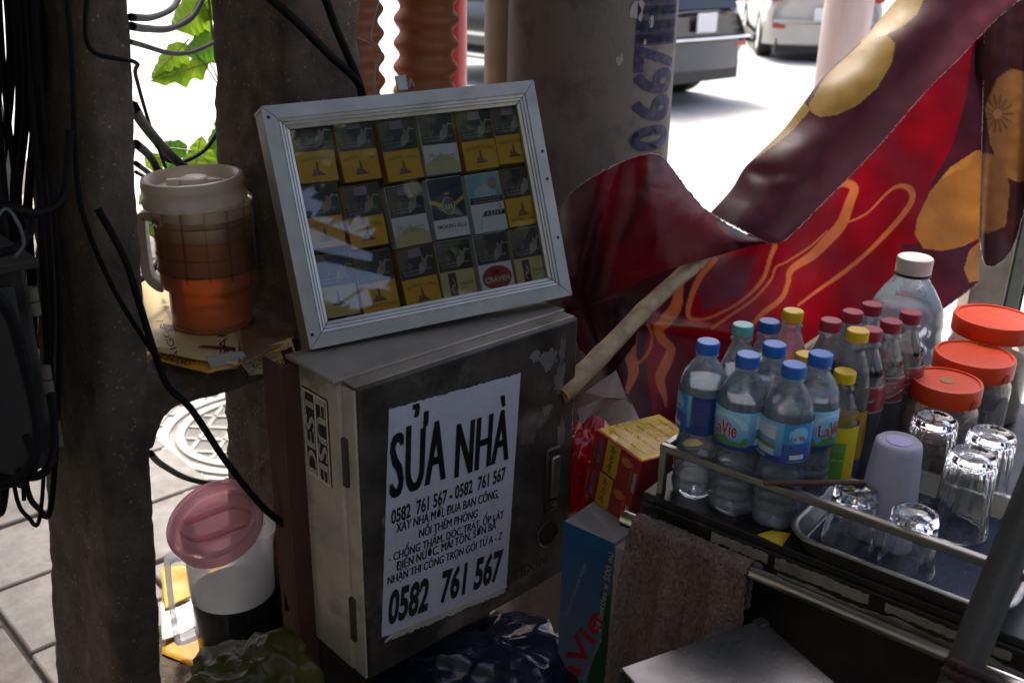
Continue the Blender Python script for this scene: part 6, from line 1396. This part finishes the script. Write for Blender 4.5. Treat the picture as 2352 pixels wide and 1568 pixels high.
# second banner hanging beside the posts
def sb_col(px, py):
    c = np.ones(px.shape + (3,)) * np.array((.035, .012, .014))
    c[in_poly(px, py, [(2290, 180), (2320, 158), (2352, 165), (2420, 200), (2420, 380), (2340, 420), (2300, 400), (2275, 330), (2262, 250)])] = np.array((.19, .085, .03))
    c[in_poly(px, py, [(2255, 350), (2300, 360), (2320, 430), (2310, 520), (2270, 535), (2245, 530), (2245, 420)])] = np.array((.17, .075, .028))
    for k in range(14):
        a = k * 6.283 / 14; c = blend(c, ribbon(px, py, [(2291 + 8 * math.cos(a), 262 + 10 * math.sin(a)), (2291 + 34 * math.cos(a), 262 + 42 * math.sin(a))], [3, 5]) * .75, np.array((.05, .02, .015)))
    m = np.hypot(px - 2291, (py - 262) * .85) < 10; c[m] = (.24, .11, .05); return c
b2 = thing('hanging_banner', 'dark brown banner strip with a faded flower print hanging over the side posts', 'banner', PD(2300, 590, 1.93))
o4, mb4, k4 = vinyl('cloth', [(2236, -20, 1.955), (2300, -20, 1.94), (2420, -20, 1.93), (2480, -20, 1.92)], [(2246, 530, 1.955), (2268, 612, 1.945), (2330, 560, 1.93), (2380, 350, 1.92)], 90, 160, lambda U, Vv, px, py: .012 * np.sin(U * 16 + Vv) + .006 * nz2(px, py, .012, 6), sb_col, b2)
edge_tube(mb4.v[k4 - 1::k4][:70], .0012, seed=9, par=b2)
# side posts
m_beige = mk('post_beige_paint', (.40, .34, .27), .7, var=.2, scale=9, dirt=.5, dirtc=(.16, .12, .09), dscale=10); m_pgr = mk('post_grey_green', (.20, .21, .18), .6, var=.2, scale=12, dirt=.5, dirtc=(.09, .08, .06), dscale=14)
def post(name, label, px, py, Z, w_, d_, mat):
    b = vert_at(px, py, Z); t = thing(name, label, 'post', b); X = V((1, 0, 0)); Y = V((0, 1, 0))
    obj('shaft', MB().cbox(b + UP * 1.2, w_, d_, 2.4, X, Y), mat, t, bevel=.004); obj('edge_strip', MB().cbox(b + UP * 1.2 + X * (w_ / 2 + .006), .010, d_ * .6, 2.38, X, Y), mk('strip_black', (.012, .012, .012), .5), t)
    return t
post('side_post', 'wide peeling beige painted post at the end of the stall', 2262, 640, 2.36, .085, .06, m_beige)
post('side_post', 'narrow grey green weathered post beside the wide beige one', 2322, 640, 2.38, .041, .05, m_pgr)
# stick propping the flap
m_bam = mk('stick_pale_wood', (.40, .29, .155), .6, var=.4, scale=26, bump=.3, bscale=60, dirt=.5, dirtc=(.17, .12, .065), dscale=22, dlo=.52)
sp = [PD(1290, 905, 1.60), PD(1400, 795, 1.665), PD(1500, 692, 1.735), PD(1650, 560, 1.83)]
o = thing('wooden_pole', 'pale debarked wooden pole propped slantwise under the torn banner', 'pole', sp[0])
obj('shaft', MB().tube(cable3(sp, 5), [.0168 - .0030 * i / 15 + (.0012 if i in (4, 9, 13) else 0) for i in range(16)], 16), m_bam, o, smooth=True)
obj('end_grain', MB().tube([sp[0] - (sp[1] - sp[0]).normalized() * .003, sp[0]], .017, 16), mk('end_grain', (.3, .2, .1), .8), o)
# reverse side of torn banner: pinkish grey scrap
q = [PD(1325, 940, 1.66), PD(1345, 900, 1.64), PD(1405, 858, 1.66), PD(1415, 850, 1.67), PD(1440, 915, 1.68), PD(1420, 918, 1.68), PD(1380, 935, 1.67), PD(1335, 975, 1.66)]
ctr = sum(q, V()) / len(q)
mb = MB(); n = len(q); mb.add(q + [ctr - CF * .008], [(i, (i + 1) % n, n) for i in range(n)])
o = obj('cloth_scrap', mb, mk('scrap_pinkish_grey', (.30, .23, .21), .85, var=.25, scale=20, dirt=.3), None, solid=.001); tag(o, 'pinkish grey torn cloth scrap under the wooden pole', 'cloth')
# ------------------------------------------------------------------ cartons and bags between the fuse box and the cart
def frame3(o, x, y, down):
    """orthogonal box axes from a corner and three picked edge ends"""
    X = (x - o); X_l = X.length; X = X.normalized(); Yv = y - o; Y_l = Yv.length; Y = (Yv - X * Yv.dot(X)).normalized(); D = X.cross(Y); D = D if D.dot(down - o) > 0 else -D
    return X, Y, D, X_l, Y_l, (down - o).length
BO = PD(1474, 1061, 1.52); X, Y, D, xl, yl, dl = frame3(BO, PD(1368, 985, 1.60), PD(1565, 985, 1.64), PD(1418, 1215, 1.55))
m_byel = mk('snack_box_yellow', (.72, .46, .02), .45, var=.12, coat=.3); m_bred = mk('snack_box_red', (.38, .015, .015), .45, var=.12, coat=.3); m_bor = mk('print_orange', (.62, .18, .02), .5)
m_bblue = mk('print_lilac_blue', (.22, .22, .45), .5)
def snack(label, o, w_, d_, h_):
    t = thing('snack_box', label, 'box', o + D * h_ + X * w_ / 2, group='boxed seeds in clear wrap')
    obj('carton', MB().box(o, X * w_, Y * d_, D * h_), m_bred, t, bevel=.0012)
    nf = -Y                                        # narrow front towards the fuse box is X-D plane
    f = lambda x, y: o + X * (w_ * x) + D * (h_ * (1 - y)) + nf * .0008
    def rect(x0, x1, y0, y1, mat, nm, fn, lift=0): return obj(nm, MB().add([fn(x0, y0) + (fn(0, 0) - fn(0, 0)), fn(x1, y0), fn(x1, y1), fn(x0, y1)], [(0, 1, 2, 3)]), mat, t)
    yp = rect(.42, .70, .02, .98, m_byel, 'yellow_panel', f)
    f2_ = lambda x, y: f(x, y) + nf * .0006
    lettering(f2_, 'Hạt Dẻ Sấy', .2, m_maroon, yp, at=(.56, .5), rot=math.pi / 2, fit=.80, fith=.14, bold=.01)
    lettering(f2_, 'MINH THANH', .1, m_bblue, t, at=(.82, .5), rot=math.pi / 2, fit=.72, fith=.10, bold=.02)
    lettering(f2_, 'MINH THANH', .1, m_bor, t, at=(.93, .5), rot=math.pi / 2, fit=.6, fith=.05)
    ell_ = MB().add([f2_(.26 + .11 * math.cos(a), .72 + .13 * math.sin(a)) for a in np.linspace(0, 6.28, 20, endpoint=False)], [tuple(range(20))]); obj('round_emblem', ell_, m_bor, t)
    lettering(f2_, 'ĐT: 0975 001 372', .1, m_bor, t, at=(.14, .45), rot=math.pi / 2, fit=.75, fith=.05, bold=.02)
    wbar = MB().add([f2_(.02, .02), f2_(.09, .02), f2_(.09, .6), f2_(.02, .6)], [(0, 1, 2, 3)]); obj('white_strip', wbar, m_greyp, t)
    # top face
    g = lambda x, y: o + X * (w_ * x) + Y * (d_ * y) - D * .0008; tpn = rect(.02, .98, .03, .97, m_byel, 'top_panel', g); g2_ = lambda x, y: g(x, y) - D * .0005
    R5 = random.Random(3)
    for k in range(5): lettering(g2_, 'HẠT DẺ SẤY KHÔ', .1, m_bred, tpn, at=(.5, .15 + k * .18), rot=0, fit=.7, fith=.05, bold=.02)
    return t
hh1 = dl * .50; w1 = xl
snack('red and yellow seed box on top of the wrapped pair beside the cart', BO, w1, yl * .95, hh1)
snack('red and yellow seed box underneath in the wrapped pair beside the cart', BO + D * (hh1 + .002) + X * .004, w1, yl * .95, hh1)
def fb_(u, v):
    a = 2 * math.pi * u; b = math.pi * (v - .5); d = V((math.cos(a) * math.cos(b), math.sin(a) * math.cos(b), math.sin(b))); s = max(abs(d.x), abs(d.y), abs(d.z)); d = d / (s * .75 + .25)
    d *= 1 + .05 * fbm(d * 3) + .03 * abs(fbm(d * 9)); c = BO + X * w1 / 2 + Y * yl * .48 + D * dl * .5
    return c + X * d.x * (w1 / 2 + .006) + Y * d.y * (yl / 2 + .006) + D * d.z * (dl / 2 + .006)
o = obj('plastic_wrap', MB().grid(fb_, 60, 40), thin('bag_clear', tint=(.96, .95, .94), ior=1.4, rough=.12, haze=.035, hazec=(.7, .68, .65), bump=.7, bscale=30, k=.4), None, smooth=True); tag(o, 'crinkled clear plastic bag wrapped round the seed boxes', 'plastic bag')
# red plastic bag behind them
rbp = PD(1345, 1085, 1.74)
o = obj('plastic_bag', blob(rbp, .055, .06, .095, .45, 7.0, 80, 50), mk('bag_red', (.42, .008, .015), .25, var=.25, scale=14, bump=.7, bscale=18, transl=.25, spec=.7), None, smooth=True); tag(o, 'crumpled shiny red plastic bag behind the seed boxes', 'plastic bag')
# water carton, printed blue and white
WZ = .70; wq = [PZ(1296, 1195, WZ), PZ(1412, 1247, WZ)]
wX = wq[1] - wq[0]; wX.z = 0; WX = wX.length; wX.normalize(); wY = V((-wX.y, wX.x, 0)); wY = wY if wY.x > 0 else -wY; WH = .34; WD = .20
wo = wq[0]; 
t = thing('water_carton', 'blue and white printed bottled water carton under the seed boxes', 'carton', wo + wX * WX / 2 - UP * WH)
def wcol(x, y):                    # x along, y up
    c = np.array((.01, .08, .21)) * y + np.array((.12, .16, .21)) * (1 - y)
    if x > .80 - .10 * math.sin(y * 9) - .15 * (.5 - y if y < .5 else 0) and y < .72: c = np.array((.012, .05, .012))
    if y > .93: c = np.array((.008, .10, .24))
    return tuple(c)
obj('carton', MB().box(wo - UP * WH, wX * WX, wY * WD, UP * WH), mk('carton_pale_grey', (.30, .30, .30), .7, var=.1), t, bevel=.002)
mb = MB(); cw = []
for i in range(61):
    for j_ in range(81):
        x, y = i / 60, j_ / 80; mb.v.append(wo - UP * WH + wX * (WX * x) + UP * (WH * y) - wY * .0012); cw.append(wcol(x, y))
mb.f = [(i * 81 + j_, (i + 1) * 81 + j_, (i + 1) * 81 + j_ + 1, i * 81 + j_ + 1) for i in range(60) for j_ in range(80)]
fp = obj('printed_front', mb, mk('carton_print', (1, 1, 1), .5, var=.05, vcol=True), t, cols=np.array(cw))
wf = planefn(wo - UP * WH, wX, UP, -wY, .0022)
lettering(wf, '24 bottles x 500 ml', .02, m_greyp, fp, at=(WX * .88, WH * .72), rot=math.radians(84), fit=WH * .46, fith=.011, bold=.02)
lettering(wf, 'LaVie', .05, mk('print_logo_deep_red', (.30, .01, .02), .5), fp, at=(WX * .42, WH * .30), rot=math.radians(72), fit=WH * .62, fith=.036, bold=.02)
lettering(wf, 'Natural mineral water', .01, m_bblue, fp, at=(WX * .30, WH * .66), rot=math.radians(75), fit=WH * .36, fith=.009)
lettering(wf, 'Nước khoáng', .01, m_bblue, fp, at=(WX * .72, WH * .32), rot=math.radians(75), fit=WH * .3, fith=.009)
obj('open_flap', MB().box(wo + wX * (WX + .001) - UP * .004 - UP * .22, wX * .030, wY * .03, UP * .22), mk('carton_pale_grey', (.3, .3, .3)), t, bevel=.001)
zst = wo.z - WH
t2 = thing('stacked_carton', 'plain brown carton carrying the bottled water carton', 'carton', V((wo.x, wo.y, 0)) + wX * WX / 2 + wY * .1)
obj('carton', MB().box(V((wo.x, wo.y, 0)) - wX * .04, wX * (WX + .1), wY * .24, UP * (zst - .003)), mk('carton_brown', (.22, .14, .08), .8, var=.15), t2, bevel=.003)
obj('tape', MB().box(V((wo.x, wo.y, zst - .0028)) + wX * (WX / 2 - .02) , wX * .05, wY * .24, UP * .0008), mk('tape_tan', (.35, .24, .12), .4), t2)
# blue bag of empties under the fuse box
bbp = PD(1120, 1590, 1.72)
m_bb = mk('bag_blue_clear', (.012, .022, .05), .2, var=.4, scale=10, bump=.9, bscale=16, transl=.2, spec=.8)
o = obj('plastic_bag', blob(bbp, .20, .13, .11, .42, 12.0, 110, 70), m_bb, None, smooth=True); tag(o, 'dark blue crinkled plastic bag of empties under the fuse box', 'plastic bag')
t3 = thing('plastic_crate', 'dark plastic crate carrying the blue bag under the fuse box', 'crate', (bbp.x, bbp.y, 0))
zc = bbp.z - .10
obj('floor', MB().cbox((bbp.x, bbp.y, .03), .30, .20, .02, AD, ND), m_crate, t3)
for s_ in (-1, 1):
    obj('side_panel', MB().cbox(V((bbp.x, bbp.y, zc / 2)) + ND * .10 * s_, .30, .012, zc, AD, ND), m_crate, t3); obj('side_panel', MB().cbox(V((bbp.x, bbp.y, zc / 2)) + AD * .144 * s_, .012, .188, zc, AD, ND), m_crate, t3)
obj('lid', MB().cbox((bbp.x, bbp.y, zc + .008), .305, .205, .014, AD, ND), m_crate, t3)
